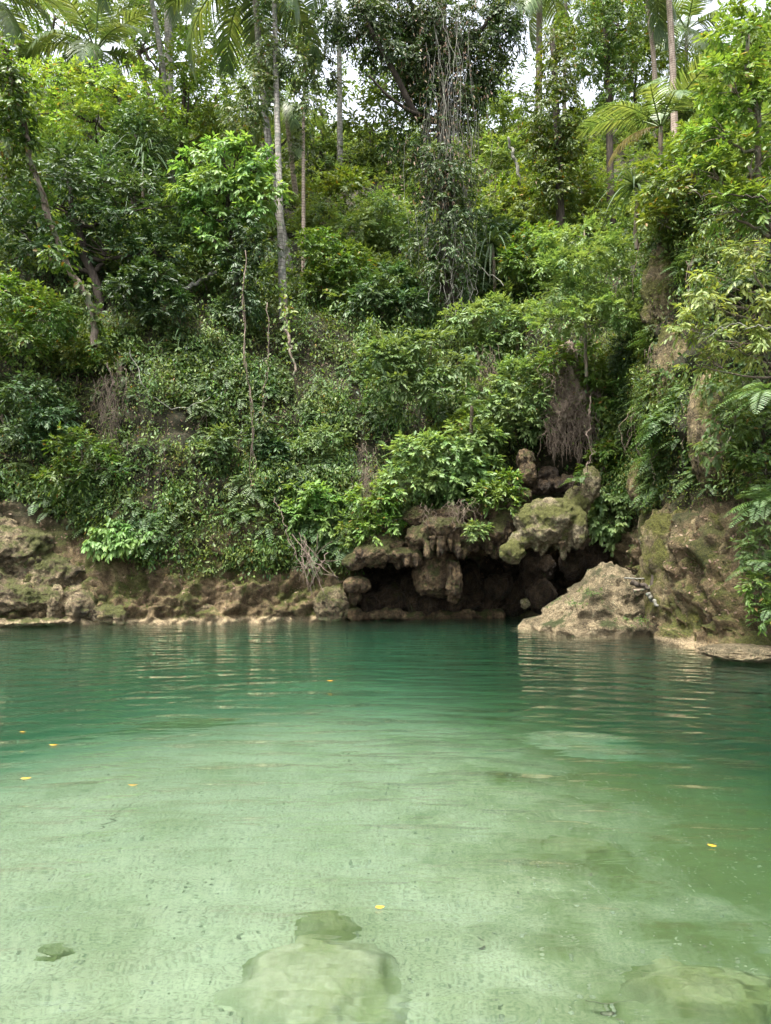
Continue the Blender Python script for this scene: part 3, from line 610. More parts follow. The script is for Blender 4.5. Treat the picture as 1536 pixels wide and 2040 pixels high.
def straps(g, c, n, L, Wd, el0=80, el1=-30, hang=.5, spread=1.0, k=7, az0=None):
    """rosette of long strap leaves"""
    c = np.asarray(c, float); i = np.arange(n); q = i / max(n - 1, 1)
    el = np.radians(el0 + (el1 - el0) * q) + rng.normal(size=n) * .12; az = 2.39996 * i + rng.normal(size=n) * .2 if az0 is None else az0 + rng.normal(size=n) * spread
    d = np.stack([np.cos(az) * np.cos(el), np.sin(az) * np.cos(el), np.sin(el)], -1); ln = L * rng.uniform(.75, 1.15, n); u = np.linspace(0, 1, k)
    P = c + d[:, None] * (ln[:, None] * u)[..., None]; P[..., 2] -= hang * ln[:, None] * u ** 2.2
    side = nrm(np.stack([-np.sin(az), np.cos(az), 0 * az], -1))
    w = Wd * np.interp(u, [0, .15, .6, 1], [.6, 1, .8, .06])[None] * np.ones((n, 1))
    # two ribbons meeting at a keel, for a folded strap
    for sg in (-1, 1):
        off = side[:, None] * w[..., None] * .25 * sg; Q = P + off; Q[..., 2] += w * .16
        sd = nrm(np.broadcast_to(side[:, None], P.shape) * sg + UP * .55)
        g.ribbons(Q, w * .5, sd * sg)

def pandanus(label, px, py, Y=None, stem=.8, L=1.1, n=34, Wd=.07, cat="pandanus", name="pandanus", group=None, hang=.6, base=None):
    if Y is None: b = hit(px, py)[0]
    else: b = at(px, py, Y)
    root = empty(name, b, label, cat, group); g = Geo(); top = np.array([rng.normal() * .08, -.12, stem])
    g.tube(curve([0, 0, -.35], top, 8, 0, .02), np.linspace(.055, .04, 8), 7); g.build("stem", M['bark'], root)
    h = Geo(); straps(h, top, n, L, Wd, hang=hang); h.build("leaf_rosette", M['strap'], root); return root

def fern_fronds(g, c, n, L, el0=70, el1=5, hang=.55, az=None, nl=24, out=None):
    """pinnate fern fronds from one crown"""
    c = np.asarray(c, float); i = np.arange(n); q = (i + .5) / n
    el = np.radians(el0 + (el1 - el0) * q) + rng.normal(size=n) * .1
    azs = 2.39996 * i + rng.random() * 6 if az is None else az + rng.normal(size=n) * .8
    d = np.stack([np.cos(azs) * np.cos(el), np.sin(azs) * np.cos(el), np.sin(el)], -1)
    ln = L * rng.uniform(.7, 1.15, n); t = np.linspace(.12, 1, nl)
    P = c + d[:, None] * (ln[:, None] * t)[..., None]; P[..., 2] -= hang * ln[:, None] * t ** 2
    T = nrm(np.gradient(P, axis=1)); Sd = nrm(np.stack([-np.sin(azs), np.cos(azs), 0 * azs], -1))[:, None]
    pl = ln[:, None] * .20 * np.sin(np.pi * np.clip(.12 + .86 * t, 0, 1))[None] ** .7 + .01
    for sg in (-1, 1):
        D = nrm(Sd * sg + T * .45 - UP * .12 + rng.normal(size=P.shape) * .10); N = nrm(np.cross(Sd, T)); N = np.where(N[..., 2:] < 0, -N, N)
        g.leaves(P.reshape(-1, 3), D.reshape(-1, 3), np.broadcast_to(N, P.shape).reshape(-1, 3), pl.ravel(), (ln[:, None] / nl * .62 * np.ones_like(pl)).ravel(), fold=.05)

def fern(label, px, py, Y=None, L=.6, n=9, group=None, stem=0.0, lift=.0, el0=70, el1=0, fr=2, mat='fern'):
    b, nn = hit(px, py)
    if Y is not None: b = at(px, py, Y)
    root = empty("fern", b, label, "fern", group); g = Geo(); s = Geo()
    for k in range(fr):
        c = np.array([rng.normal() * .12 * (fr > 1), -.05 - .1 * k, stem + rng.random() * .1])
        fern_fronds(g, c, n, L, el0=el0, el1=el1); s.tube(curve([c[0], 0.1, -.15], c, 5), .018 + .02 * (stem > .2), 6)
    g.build("fronds", M[mat], root); s.build("stem", M['root'], root); return root

def vine(label, pts, r=.018, mat='vine', leaf=None, L=.08, dl=18, cat="vine", name="hanging_vine", group=None, extra=()):
    """pts: (px,py,Y) knots"""
    K = np.array([at(*p) for p in pts]); tt = np.linspace(0, 1, len(K)); t = np.linspace(0, 1, len(K) * 9)
    P = np.stack([np.interp(t, tt, K[:, a]) for a in range(3)], -1)
    for _ in range(5): P[1:-1] = .25 * P[:-2] + .5 * P[1:-1] + .25 * P[2:]
    P += np.stack([fbm(np.stack([t * 9, 0 * t + K[0, 0], 0 * t + k * 5.], -1), 3) for k in range(3)], -1) * .15
    g = Geo(); o = P[0].copy(); g.tube(P, np.linspace(r, r * .6, len(P)), 6)
    for e in extra:
        Q = P + np.stack([fbm(np.stack([t * 7, 0 * t + e * 3.3, 0 * t + k * 5.], -1), 3) for k in range(3)], -1) * .22 * (.2 + t[:, None]); g.tube(Q, r * .6, 5)
    if leaf is None:
        return tag(g.build(name, M[mat], None, True, o), label, cat, group)
    root = empty(name, o, label, cat, group); g.V = [v - o for v in g.V]; g.build("stem", M[mat], root)
    h = Geo(); k = int(dl * len(P)); idx = rng.integers(0, len(P), k)
    d = nrm(rng.normal(size=(k, 3)) * .7 + np.array([0, -.5, -.8])); h.leaves(P[idx] - o + rng.normal(size=(k, 3)) * L * .5, d, nrm(rng.normal(size=(k, 3)) * .5 + np.array([0, -.8, .6])), L * rng.uniform(.6, 1.2, k), L * .55)
    h.build("leaves", M[leaf], root); return root

def root_strands(g, C, ln, n, spread, r=.006, wob=.05, k=9):
    C = np.asarray(C, float)
    for c in C:
        for _ in range(n):
            p = c + rng.normal(size=3) * spread; l = ln * rng.uniform(.4, 1.2); t = np.linspace(0, 1, k)
            P = p + np.stack([np.cumsum(rng.normal(size=k)) * wob * .5, np.cumsum(rng.normal(size=k)) * wob * .3 - .05 * t, -l * t], -1)
            g.tube(P, np.linspace(r, r * .35, k), 4, False)

# ------------------------------------------------------------------ ground cover on cliff and slope (uncountable: stuff)
ctr = HV[HQ].mean(1); e1 = HV[HQ[:, 2]] - HV[HQ[:, 0]]; e2 = HV[HQ[:, 3]] - HV[HQ[:, 1]]; fn = np.cross(e1, e2); area = np.linalg.norm(fn, axis=1) / 2; fn = nrm(fn)
fn = np.where(((np.array([0, 0, EYE]) - ctr) * fn).sum(1, keepdims=True) < 0, -fn, fn)
inview = (np.abs(ctr[:, 0]) < ctr[:, 1] * .66 + 1.5) & (ctr[:, 1] > 7)
nz = fbm(ctr * .55, 4); nz2 = fbm(ctr * 1.7 + 40, 3); nz3 = fbm(ctr * .9 + 80, 3)
az_ = np.arctan2(ctr[:, 0], ctr[:, 1])
def band(lo, hi): return np.clip((ctr[:, 2] - lo) / (hi - lo), 0, 1)
low_edge = np.where(ctr[:, 0] < -6.0, 1.6 + .36 * np.clip(-6.0 - ctr[:, 0], 0, 4), np.where(ctr[:, 0] < -.4, 1.25, np.where(ctr[:, 0] < 5, 2.3, 2.6))) + .45 * nz
cover = np.clip((ctr[:, 2] - low_edge) / .5, 0, 1)
cave = (ctr[:, 0] > -.7) & (ctr[:, 0] < 5.0) & (ctr[:, 2] < 2.3 + .4 * nz2); cover[cave] = 0
cover[(ctr[:, 0] > 2.6) & (ctr[:, 0] < 4.6) & (ctr[:, 2] < 4.3) & (ctr[:, 1] > 17)] *= .12        # upper hollow over the cave
bare = np.clip((nz + .05) * 5, 0, 1)                                                    # thin patches where the soil shows
steepside = (ctr[:, 0] > 4.9) & (ctr[:, 2] < 9)
cover = cover * np.where(steepside, np.clip(.45 + 2.0 * nz, .15, 1), .12 + .88 * bare)
def patch(a0, a1, z0, z1, k):
    w = np.clip(1.15 - np.hypot((az_ - (a0 + a1) / 2) / ((a1 - a0) / 2), (ctr[:, 2] - (z0 + z1) / 2) / ((z1 - z0) / 2)) + .9 * nz2, 0, 1)
    cover[:] = cover * (1 - (1 - k) * np.clip(w * 2, 0, 1))
patch(.36, .455, 2.4, 8.8, .2); patch(.20, .30, 2.9, 5.2, .02); patch(-.052, -.016, 2.3, 6.6, .06); patch(-.345, -.300, 2.3, 4.0, .05); patch(-.34, -.235, 4.7, 5.8, .10); patch(-.15, -.02, 5.6, 7.4, .3); patch(-.44, -.36, 4.6, 6.6, .25)
def scatter(n, w, zmax=99, zmin=-9):
    p = area * w * inview * (ctr[:, 2] < zmax) * (ctr[:, 2] > zmin); p = p / p.sum()
    i = rng.choice(len(ctr), n, p=p); a = rng.random((n, 1)) - .5; b = rng.random((n, 1)) - .5
    return ctr[i] + e1[i] * a * .7 + e2[i] * b * .7, fn[i], i
near = 1 / np.clip(ctr[:, 1] / 18, .8, 3) ** 1.3

def creepers(n, k, L, w, mat, name, label, off=.16, zmax=99, hang=.75, Wd=.55):
    P, N, i = scatter(n, w, zmax); g = Geo(); sc = np.clip(P[:, 1] / 20, .8, 2.0)
    Q = P[:, None] + N[:, None] * (rng.random((n, k, 1)) ** 1.5 * off * (1 + 3.5 * np.clip(nz2[i], 0, 1))[:, None, None]) + rng.normal(size=(n, k, 3)) * .09 * sc[:, None, None]
    D = nrm(np.array([0, 0, -hang]) + N[:, None] * .35 + rng.normal(size=(n, k, 3)) * .55); F_ = nrm(N[:, None] * .7 + UP * .75 + rng.normal(size=(n, k, 3)) * .35)
    ll = (L * sc[:, None] * rng.uniform(.55, 1.25, (n, k))).ravel()
    g.leaves(Q.reshape(-1, 3), D.reshape(-1, 3), F_.reshape(-1, 3), ll, ll * Wd)
    return tag(g.build(name, M[mat]), label, "ground cover", kind="stuff")
creepers(80000, 8, .07, cover * near * np.clip(.7 + 1.0 * nz3, .25, 2), 'creeper', "creeper_foliage", "small leaved creepers matting the cliff face and soil", zmax=12.5)
creepers(16000, 6, .10, cover * near * np.clip(.2 + 2.2 * nz2, .02, 2), 'leaf_yellow', "fine_creeper_foliage", "yellowish small leaved plants in patches on the cliff", off=.25, zmax=9, Wd=.34)
creepers(26000, 7, .115, cover * near * np.clip(.6 - 1.3 * nz3, .2, 2) * np.where(steepside, .3, 1), 'herb', "broad_leaf_foliage", "broad green leaves massed over the cliff and slope", off=.4, zmax=13)

def shoots():
    n = 5200; P, N, i = scatter(n, cover * near * np.where(steepside, .5, 1) * np.clip(.5 + 1.5 * nz2, .1, 2)); g = Geo()
    O = nrm(N * .8 + UP * .5 + rng.normal(size=(n, 3)) * .3); sc = np.clip(P[:, 1] / 19, .8, 2.2)
    for lo, hi in ((0, 1), (1, 1.3), (1.3, 3)):
        m = (sc >= lo) & (sc < hi)
        if m.any(): sprays(g, P[m], O[m], .38 * sc[m], 4, 8, .115 * sc[m].mean(), .42, droop=.5, hang=.4)
    tag(g.build("leafy_shoots_foliage", M['leaf_mid']), "arching leafy shoots crowding the cliff and slope", "undergrowth", kind="stuff")
shoots()
def slope_mass():
    n = 9000; up_ = np.clip((ctr[:, 2] - 8) / 3, 0, 1); P, N, i = scatter(n, up_ * np.clip(.45 + 1.6 * nz, .05, 2) * near ** .5); g = Geo()
    lift = (rng.random(n) ** .8 * (.5 + 1.8 * np.clip(nz2[i] + .3, 0, 1)))[:, None]; P = P + UP * lift + N * .2
    O = nrm(N * .5 + UP * .6 + np.array([0, -.4, 0]) + rng.normal(size=(n, 3)) * .4)
    sprays(g, P, O, .55, 5, 7, .20, .45, droop=.35, hang=.4)
    tag(g.build("slope_undergrowth_foliage", M['leaf_far']), "mass of green undergrowth filling the slope between the trees", "undergrowth", kind="stuff")
slope_mass()
def small_ferns():
    P, N, i = scatter(2600, cover * near * np.clip(.2 + 1.8 * nz3, .03, 2), zmax=9); g = Geo()
    for p, nn in zip(P, N): fern_fronds(g, p + nn * .03, 6, rng.uniform(.28, .62), el0=60, el1=-10, az=math.atan2(nn[1], nn[0]), nl=12)
    tag(g.build("fern_undergrowth_foliage", M['fern']), "small ferns dotted through the cliff greenery", "ferns", kind="stuff")
small_ferns()
def strands():
    P, N, i = scatter(150, np.clip(cover, .0, 1) * np.clip(.1 - nz, 0, 1), zmax=9.5); g = Geo()
    root_strands(g, P + N * .12, .7, 5, .09, r=.005)
    P, N, i = scatter(150, cover * (ctr[:, 2] > 4) * (ctr[:, 1] > 14), zmax=9.5)
    for p, nn in zip(P, N): root_strands(g, [p + nn * .25], rng.uniform(1.2, 3.2), 1 + rng.integers(0, 3), .05, r=.008, wob=.10, k=16)
    tag(g.build("root_tangle_foliage", M['root']), "thin brown roots and dry stems trailing over the bank", "roots", kind="stuff")
strands()
def litter():
    P, N, i = scatter(9000, (1 - cover * .6) * (ctr[:, 2] > .35) * (ctr[:, 1] < 24) * np.clip(.3 + nz2, .05, 1), zmax=9); k = len(P); g = Geo()
    t = nrm(rng.normal(size=(k, 3))); t = nrm(t - N * (t * N).sum(1, keepdims=True)); g.leaves(P + N * .02, t, N + rng.normal(size=(k, 3)) * .3, rng.uniform(.04, .1, k), .035)
    tag(g.build("leaf_litter", M['dead_leaf']), "dry brown leaves lying over rock and soil", "leaf litter", kind="stuff")
litter()

# ------------------------------------------------------------------ coconut palms and bare palm trunks
def gpt(px, Y):                                   # ground under a photo column at a distance
    p = at(px, 600, Y); p[2] = ground(p[0], p[1]); return p
palm("coconut palm with clustered nuts and a full crown above the bushes", at(190, 100, 31), gpt(196, 31), r0=.17, size=.8, n=20, nuts=4, turn=.4)
palm("coconut palm with dark drooping fronds at the corner of the slope", at(-20, -10, 30), gpt(-30, 30), r0=.16, n=16, size=.8, turn=1.2)
palm("tall coconut palm whose long fronds hang beside the ivy wrapped trunk", at(505, -70, 24), gpt(575, 25.5), r0=.15, n=17, size=.98, turn=.9, bow=-.2)
palm("slender leaning grey palm trunk beside the thicker pale trunk", at(270, -150, 27), hit(347, 415)[0], r0=.125, n=12, size=.8, turn=2.2, bow=.35)
palm("thick pale grey palm trunk rising straight out of the bushes", at(331, -170, 31), gpt(338, 31), r0=.21, n=12, size=.9, turn=.2)
palm("straight thin ringed palm trunk left of the vine draped giant", at(674, -120, 33), hit(678, 352)[0], r0=.155, n=11, size=.9, turn=1.7)
palm("dark palm trunk against the bright sky gap", at(1075, -40, 38), gpt(1076, 38), r0=.22, n=13, size=.9, turn=.5, bark='bark')
palm("thin dark palm trunk beside the thicker dark one in the sky gap", at(1128, -50, 42), gpt(1128, 42), r0=.13, n=11, size=.8, turn=2.5, bark='bark')
palm("tan ringed palm trunk leaning left of the small crowned palm", at(1326, -90, 32), gpt(1352, 32), r0=.17, n=12, size=.85, turn=1.1, bark='bark_red', bow=.1)
palm("slim tan palm trunk behind the drooping palm fronds", at(1282, -30, 35), gpt(1312, 35), r0=.14, n=10, size=.8, turn=2.9, bark='bark_red', bow=.25)
palm("small crowned coconut palm against the sky on the ridge", at(1368, 58, 44), gpt(1376, 44), r0=.15, n=16, size=.95, turn=.3, nuts=3)
palm("young coconut palm with low arching fronds and one yellowed frond", at(1316, 252, 22.5), gpt(1318, 22.8), r0=.10, n=8, size=.62, turn=0, bark='bark', name="young_coconut_palm",
     fronds=[(62, 80, 'young'), (40, 66, 'young'), (150, 38, 'mid'), (195, 34, 'low'), (235, 30, 'low'), (265, 20, 'low'), (178, -6, 'dry'), (300, 40, 'mid')])
palm("slanting young palm trunk right of the ivy wrapped trunk", at(568, 205, 29), hit(592, 400)[0], r0=.13, n=9, size=.5, turn=.8, bark='bark_red', name="young_coconut_palm")

# ------------------------------------------------------------------ trees and big shrubs, from the back to the front
T = tree
back = "hazy green trees on the ridge"
T("background_tree", "pale green tree on the ridge under the hanging palm fronds", [(430, 190, 60, 60), (400, 250, 50, 50), (450, 260, 50, 50)], 38, leaf='leaf_far', L=.26, clr=.7, group=back, tr=.16)
T("background_tree", "light green tree on the ridge right of the thin ringed trunk", [(740, 250, 60, 75), (700, 320, 50, 50), (780, 330, 50, 60)], 36, leaf='leaf_far', L=.26, clr=.7, group=back, tr=.16)
T("background_tree", "wispy tree on the ridge below the sky gap by the ringed trunk", [(640, 215, 45, 55), (620, 290, 50, 60), (660, 330, 40, 40)], 36, leaf='leaf_far', L=.25, clr=.7, group=back, tr=.14, dens=.8)
T("background_tree", "hazy tree on the ridge right of the vine draped giant", [(1000, 190, 50, 75), (985, 280, 55, 60), (1040, 300, 40, 50)], 38, leaf='leaf_far', L=.27, clr=.7, group=back, tr=.16)
T("background_tree", "thin crowned tree on the ridge left of the small crowned palm", [(1270, 100, 45, 80), (1250, 190, 45, 60)], 38, leaf='leaf_far', L=.24, clr=.65, group=back, tr=.13, dens=.6)
T("background_tree", "tall dark tree on the ridge behind the pair of pale trunks", [(400, 40, 70, 90), (300, 60, 60, 80), (250, 20, 60, 60)], 42, leaf='leaf_mid', L=.28, clr=.8, group=back, tr=.22)
T("background_tree", "leafy tree on the ridge behind the coconut palm crown", [(110, 30, 90, 80), (40, 120, 70, 70)], 44, leaf='leaf_mid', L=.28, clr=.8, group=back, tr=.2)
T("background_tree", "rounded tree on the ridge behind the yellowish ivy column", [(1180, 260, 45, 60), (1150, 330, 50, 50)], 36, leaf='leaf_far', L=.26, clr=.7, group=back, tr=.15)
T("background_tree", "bushy tree on the ridge under the small crowned palm", [(1400, 160, 60, 60), (1460, 120, 60, 60), (1350, 220, 50, 40)], 34, leaf='leaf_far', L=.24, clr=.65, group=back, tr=.15)

T("background_tree", "dark leafy tree at the top edge behind the leaning grey trunk", [(290, 110, 40, 40), (310, 20, 40, 60), (400, 110, 50, 60)], 36, leaf='leaf_mid', L=.24, clr=.65, group=back, tr=.2)
T("background_tree", "tall thin tree on the ridge behind the dark climber cloaked trunk", [(1230, 40, 60, 60), (1260, 140, 60, 60), (1200, 120, 50, 60), (1150, 60, 30, 50)], 37, leaf='leaf_sun', L=.24, clr=.65, group=back, tr=.16, dens=.85)
T("background_tree", "leafy tree on the ridge glimpsed behind the vine draped giant", [(800, 200, 60, 70), (960, 230, 60, 60), (720, 160, 40, 50), (860, 120, 60, 60)], 36, leaf='leaf_far', L=.26, clr=.7, group=back, tr=.18)
T("background_tree", "leafy tree on the ridge between ivy wrapped trunk and thin trunk", [(500, 120, 44, 60), (540, 200, 50, 60), (590, 260, 44, 50)], 35, leaf='leaf_sun', L=.24, clr=.65, group=back, tr=.15)
T("leafy_tree", "broad mid green tree below the coconut palm crown", [(120, 205, 110, 65), (235, 185, 90, 55), (180, 270, 120, 60), (300, 240, 70, 60)], 27, leaf='leaf_sun', L=.18, clr=.5, tr=.2)
T("leafy_tree", "dense tree wrapped round the thick pale palm trunk", [(365, 135, 50, 60), (380, 215, 55, 75), (350, 290, 70, 70), (300, 330, 50, 50)], 28.5, leaf='leaf_sun', L=.18, clr=.5, tr=.18, base=(360, 415))
T("shadowy_tree", "dark small leaved tree left of the leaning grey trunk", [(270, 265, 60, 50), (220, 330, 70, 45), (300, 300, 40, 60)], 26, leaf='leaf_dark', L=.16, clr=.45, tr=.16)
T("big_dark_tree", "large dark glossy leaved tree over the left bank", [(110, 400, 150, 85), (270, 420, 110, 80), (60, 490, 120, 80), (220, 500, 130, 60), (330, 500, 60, 50), (130, 345, 90, 45)], 20.5, base=(215, 640), leaf='leaf_dark', L=.19, Wd=.36, clr=.45, tr=.16, n_lf=8, dens=1.05)
T("bright_tree", "small bright lime green tree beside the ivy wrapped trunk", [(395, 325, 36, 30), (440, 300, 34, 22), (480, 312, 38, 28), (512, 335, 34, 34), (385, 385, 36, 24), (430, 370, 44, 34), (480, 380, 44, 30), (535, 392, 34, 26), (410, 425, 44, 18), (450, 435, 40, 22), (500, 425, 34, 20), (372, 410, 22, 16), (425, 480, 26, 24)], 20.2, base=(488, 655), leaf='leaf_bright', L=.20, Wd=.45, clr=.30, tr=.13, n_tw=5, n_lf=6, droop=.35, hang=.7, dens=.85)
T("ivy_thicket", "dark ivy swathing the stem of the lime green tree", [(482, 470, 34, 44), (470, 530, 36, 44), (495, 560, 36, 44), (485, 620, 40, 40), (520, 500, 26, 40)], 20.0, base=(482, 660), leaf='leaf_dark', L=.12, clr=.28, tr=.03, hang=.8, dens=.8, cat="shrub", foliage='foliage', stem='stem')
T("yellow_green_tree", "feathery yellow green treetop behind the lime green tree", [(430, 265, 45, 40), (475, 280, 40, 40)], 30, leaf='leaf_yellow', L=.2, clr=.5, tr=.1)

def ivy_trunk(label, pts, r, mat, blobs, Y, leaf='leaf_ivy', L=.13, bark='bark_pale', dens=1.0, name="ivy_wrapped_trunk"):
    """a trunk (px,py,Y knots, root first) with sleeves of climbing leaves"""
    K = np.array([at(*p) for p in pts]); K[0, 2] = ground(K[0, 0], K[0, 1]) - .1; b = K[0]; root = empty(name, b, label, "tree")
    tt = np.linspace(0, 1, len(K)); t = np.linspace(0, 1, 20); P = np.stack([np.interp(t, tt, K[:, a]) for a in range(3)], -1)
    for _ in range(2): P[1:-1] = .25 * P[:-2] + .5 * P[1:-1] + .25 * P[2:]
    g = Geo(); g.tube(P - b, np.linspace(r, r * .65, 20) * (1 + .35 * np.exp(-t * 10)), 9); g.build("trunk", M[bark], root)
    h = Geo()
    for bl in blobs:
        s = Y / F; C, O, _ = blob_clumps(at(bl[0], bl[1], Y), np.array([bl[2], bl[2], bl[3]]) * s, .33, dens, -.95); sprays(h, C - b, O, .36, 5, 6, L, .5, droop=.5, hang=.8, face=.4)
    h.build("climber_foliage", M[leaf], root); return root
ivy_trunk("pale straight trunk with a thick sleeve of ivy up high", [(566, 585, 21), (557, 400, 21.3), (550, 160, 21.8), (545, -60, 22)], .118, 'bark_pale', [(550, 40, 32, 70), (535, 110, 36, 60), (510, 180, 40, 50), (595, 120, 36, 45), (480, 210, 40, 60), (610, 180, 26, 60)], 21.9)
ivy_trunk("thin trunk with trailing climbers right of the ivy wrapped trunk", [(606, 420, 25), (604, 250, 26), (608, 120, 26.5), (600, 20, 27)], .07, 'bark_red', [(612, 130, 30, 50), (640, 60, 34, 60), (600, 300, 16, 80), (650, 160, 22, 40)], 26, bark='bark_red')
ivy_trunk("dark trunk cloaked in climbers right of the yellow green column", [(1215, 330, 27), (1213, 200, 27), (1205, 20, 27.5), (1200, -60, 28)], .14, 'bark', [(1190, 60, 60, 60), (1170, 120, 40, 50), (1240, 110, 40, 60), (1220, 200, 30, 80), (1180, 20, 60, 40), (1240, 30, 40, 50)], 27, leaf='leaf_mid', bark='bark_dark')
ivy_trunk("yellow green leafy column standing before the sky gap", [(1118, 400, 26), (1110, 250, 26), (1100, 60, 26.5)], .16, 'bark', [(1108, 155, 48, 50), (1095, 225, 60, 60), (1110, 80, 34, 45), (1130, 270, 50, 45), (1085, 300, 36, 40), (1112, 345, 40, 40), (1100, 385, 44, 30)], 26, leaf='leaf_yellow', bark='bark_dark', L=.15)

# the vine draped giant in the middle
def giant():
    Y = 22.0; b = at(895, 640, 21.6); root = empty("vine_draped_tree", b, "huge dark tree smothered in climbers and curtains of grey vines", "tree")
    g = Geo()
    def limb(pts, r0, r1):
        K = np.array([at(*p) for p in pts]); tt = np.linspace(0, 1, len(K)); t = np.linspace(0, 1, 16); P = np.stack([np.interp(t, tt, K[:, a]) for a in range(3)], -1)
        for _ in range(2): P[1:-1] = .25 * P[:-2] + .5 * P[1:-1] + .25 * P[2:]
        g.tube(P - b, np.linspace(r0, r1, 16), 9)
    limb([(895, 640, 21.6), (890, 400, 22), (880, 150, 22), (878, -80, 22.3)], .30, .16)
    limb([(886, 240, 22.1), (830, 240, 21.6), (790, 150, 21.2), (745, 75, 20.8), (715, 10, 20.6)], .13, .05)
    limb([(884, 240, 22), (820, 225, 21.3), (770, 190, 20.8), (735, 150, 20.5)], .07, .03)
    limb([(880, 120, 22), (960, 60, 21.8), (1010, -10, 21.6)], .10, .04)
    limb([(880, 60, 22), (810, 0, 21.6), (760, -50, 21.2)], .1, .04)
    g.build("trunk", M['bark_dark'], root)
    h = Geo()
    for x, y, rx, ry, dy in [(880, 60, 90, 60, 0), (960, 50, 60, 55, -.3), (1005, 20, 40, 50, -.3), (800, 40, 70, 55, -.4), (730, 50, 60, 50, -1), (690, 20, 60, 45, -1), (845, 130, 60, 50, -.3), (930, 125, 55, 50, -.2), (890, 200, 60, 50, -.3), (870, 280, 50, 50, -.3), (905, 350, 48, 50, -.4), (875, 420, 46, 50, -.4), (900, 490, 50, 50, -.5), (870, 560, 50, 50, -1.), (905, 430, 54, 60, -1.1), (880, 340, 54, 60, -1.), (895, 510, 44, 50, -1.2), (930, 420, 40, 50, -.4), (840, 480, 40, 50, -.6), (850, 350, 40, 50, -.5), (920, 560, 36, 40, -.6), (800, 275, 40, 40, -.5), (770, 110, 50, 40, -.8), (830, 80, 70, 60, .6), (930, 170, 60, 60, .5), (760, 20, 70, 50, 0), (1000, 80, 44, 50, 0), (830, 180, 44, 44, 0)]:
        yy = Y + dy; s = yy / F; C, O, _ = blob_clumps(at(x, y, yy), np.array([rx, rx * .8, ry]) * s, .34, 1.35 if y < 240 else .75, -.95); sprays(h, C - b, O, .4, 5, 7, .14, .42, droop=.6, hang=.85, face=.35)
    h.build("climber_foliage", M['leaf_giant'], root)
    v = Geo()
    for k in range(95):
        px = rng.normal(890, 30); y0 = rng.uniform(-20, 420); y1 = min(y0 + rng.uniform(120, 420), rng.uniform(480, 650)); yy = 21.3 + rng.normal() * .3; n = 18; t = np.linspace(0, 1, n)
        A = at(px, y0, yy); B = at(px + rng.normal() * 16, y1, yy + .1); P = A * (1 - t)[:, None] + B * t[:, None]
        P[:, 0] += np.cumsum(rng.normal(size=n)) * .05; P[:, 1] += np.cumsum(rng.normal(size=n)) * .03; v.tube(P - b, np.linspace(.009, .005, n) * rng.uniform(.5, 1.5), 4, False)
    for k in range(16):
        px = rng.uniform(870, 945); A = at(px, rng.uniform(430, 520), 21.1); B = at(px + rng.normal(20, 40), rng.uniform(560, 660), 20.6); P = curve(A, B, 12, rng.normal() * .2, .05); v.tube(P - b, .009 * rng.uniform(.7, 1.6), 4, False)
    v.build("vine_curtain", M['vine_grey'], root)
    d = Geo(); k = 700; px = rng.normal(880, 50, k); py = rng.uniform(0, 420, k); P = np.array([at(a, c, 21.2 + rng.normal() * .35) for a, c in zip(px, py)])
    d.leaves(P - b, nrm(rng.normal(size=(k, 3)) * .4 - UP), nrm(rng.normal(size=(k, 3)) + np.array([0, -1, .3])), rng.uniform(.08, .16, k), .045); o = d.build("withered_leaves", M['dead_leaf'], root); o["label"] = "dry brown leaves hanging among the climbers"
giant()

# leaning vine clad trunk at the left
def leaning():
    pts = [(188, 690, 17.8), (184, 605, 17.8), (140, 545, 17.6), (98, 440, 17.4), (60, 320, 17.2), (42, 235, 17.0), (15, 120, 16.8), (-20, 40, 16.8)]
    K = np.array([at(*p) for p in pts]); b = K[0]; root = empty("leaning_tree", b, "thin leaning brown trunk with large vine leaves at the left edge", "tree")
    tt = np.linspace(0, 1, len(K)); t = np.linspace(0, 1, 40); P = np.stack([np.interp(t, tt, K[:, a]) for a in range(3)], -1)
    for _ in range(3): P[1:-1] = .25 * P[:-2] + .5 * P[1:-1] + .25 * P[2:]
    P[1:-1] += rng.normal(size=(38, 3)) * .02
    g = Geo(); g.tube(P - b, np.linspace(.085, .06, 40), 8); Q = P + np.stack([np.sin(t * 30), np.cos(t * 30), 0 * t], -1) * .085; g.tube(Q - b, .022, 5); g.build("trunk", M['bark'], root)
    h = Geo(); idx = rng.integers(0, 40, 90); sprays(h, P[idx] - b + rng.normal(size=(90, 3)) * .1, nrm(rng.normal(size=(90, 3)) + np.array([0, -.6, .2])), .22, 2, 4, .15, .7, droop=.4, hang=.6)
    s = 17 / F
    for x, y, rx, ry in [(18, 190, 50, 70), (25, 260, 45, 60), (10, 110, 40, 50), (120, 500, 30, 30), (15, 330, 30, 40)]:
        C, O, _ = blob_clumps(at(x, y, 16.8), np.array([rx, rx, ry]) * s, .28, .8, -.9); sprays(h, C - b, O, .3, 4, 6, .14, .6, droop=.4, hang=.6)
    h.build("climber_foliage", M['leaf_mid'], root)
leaning()

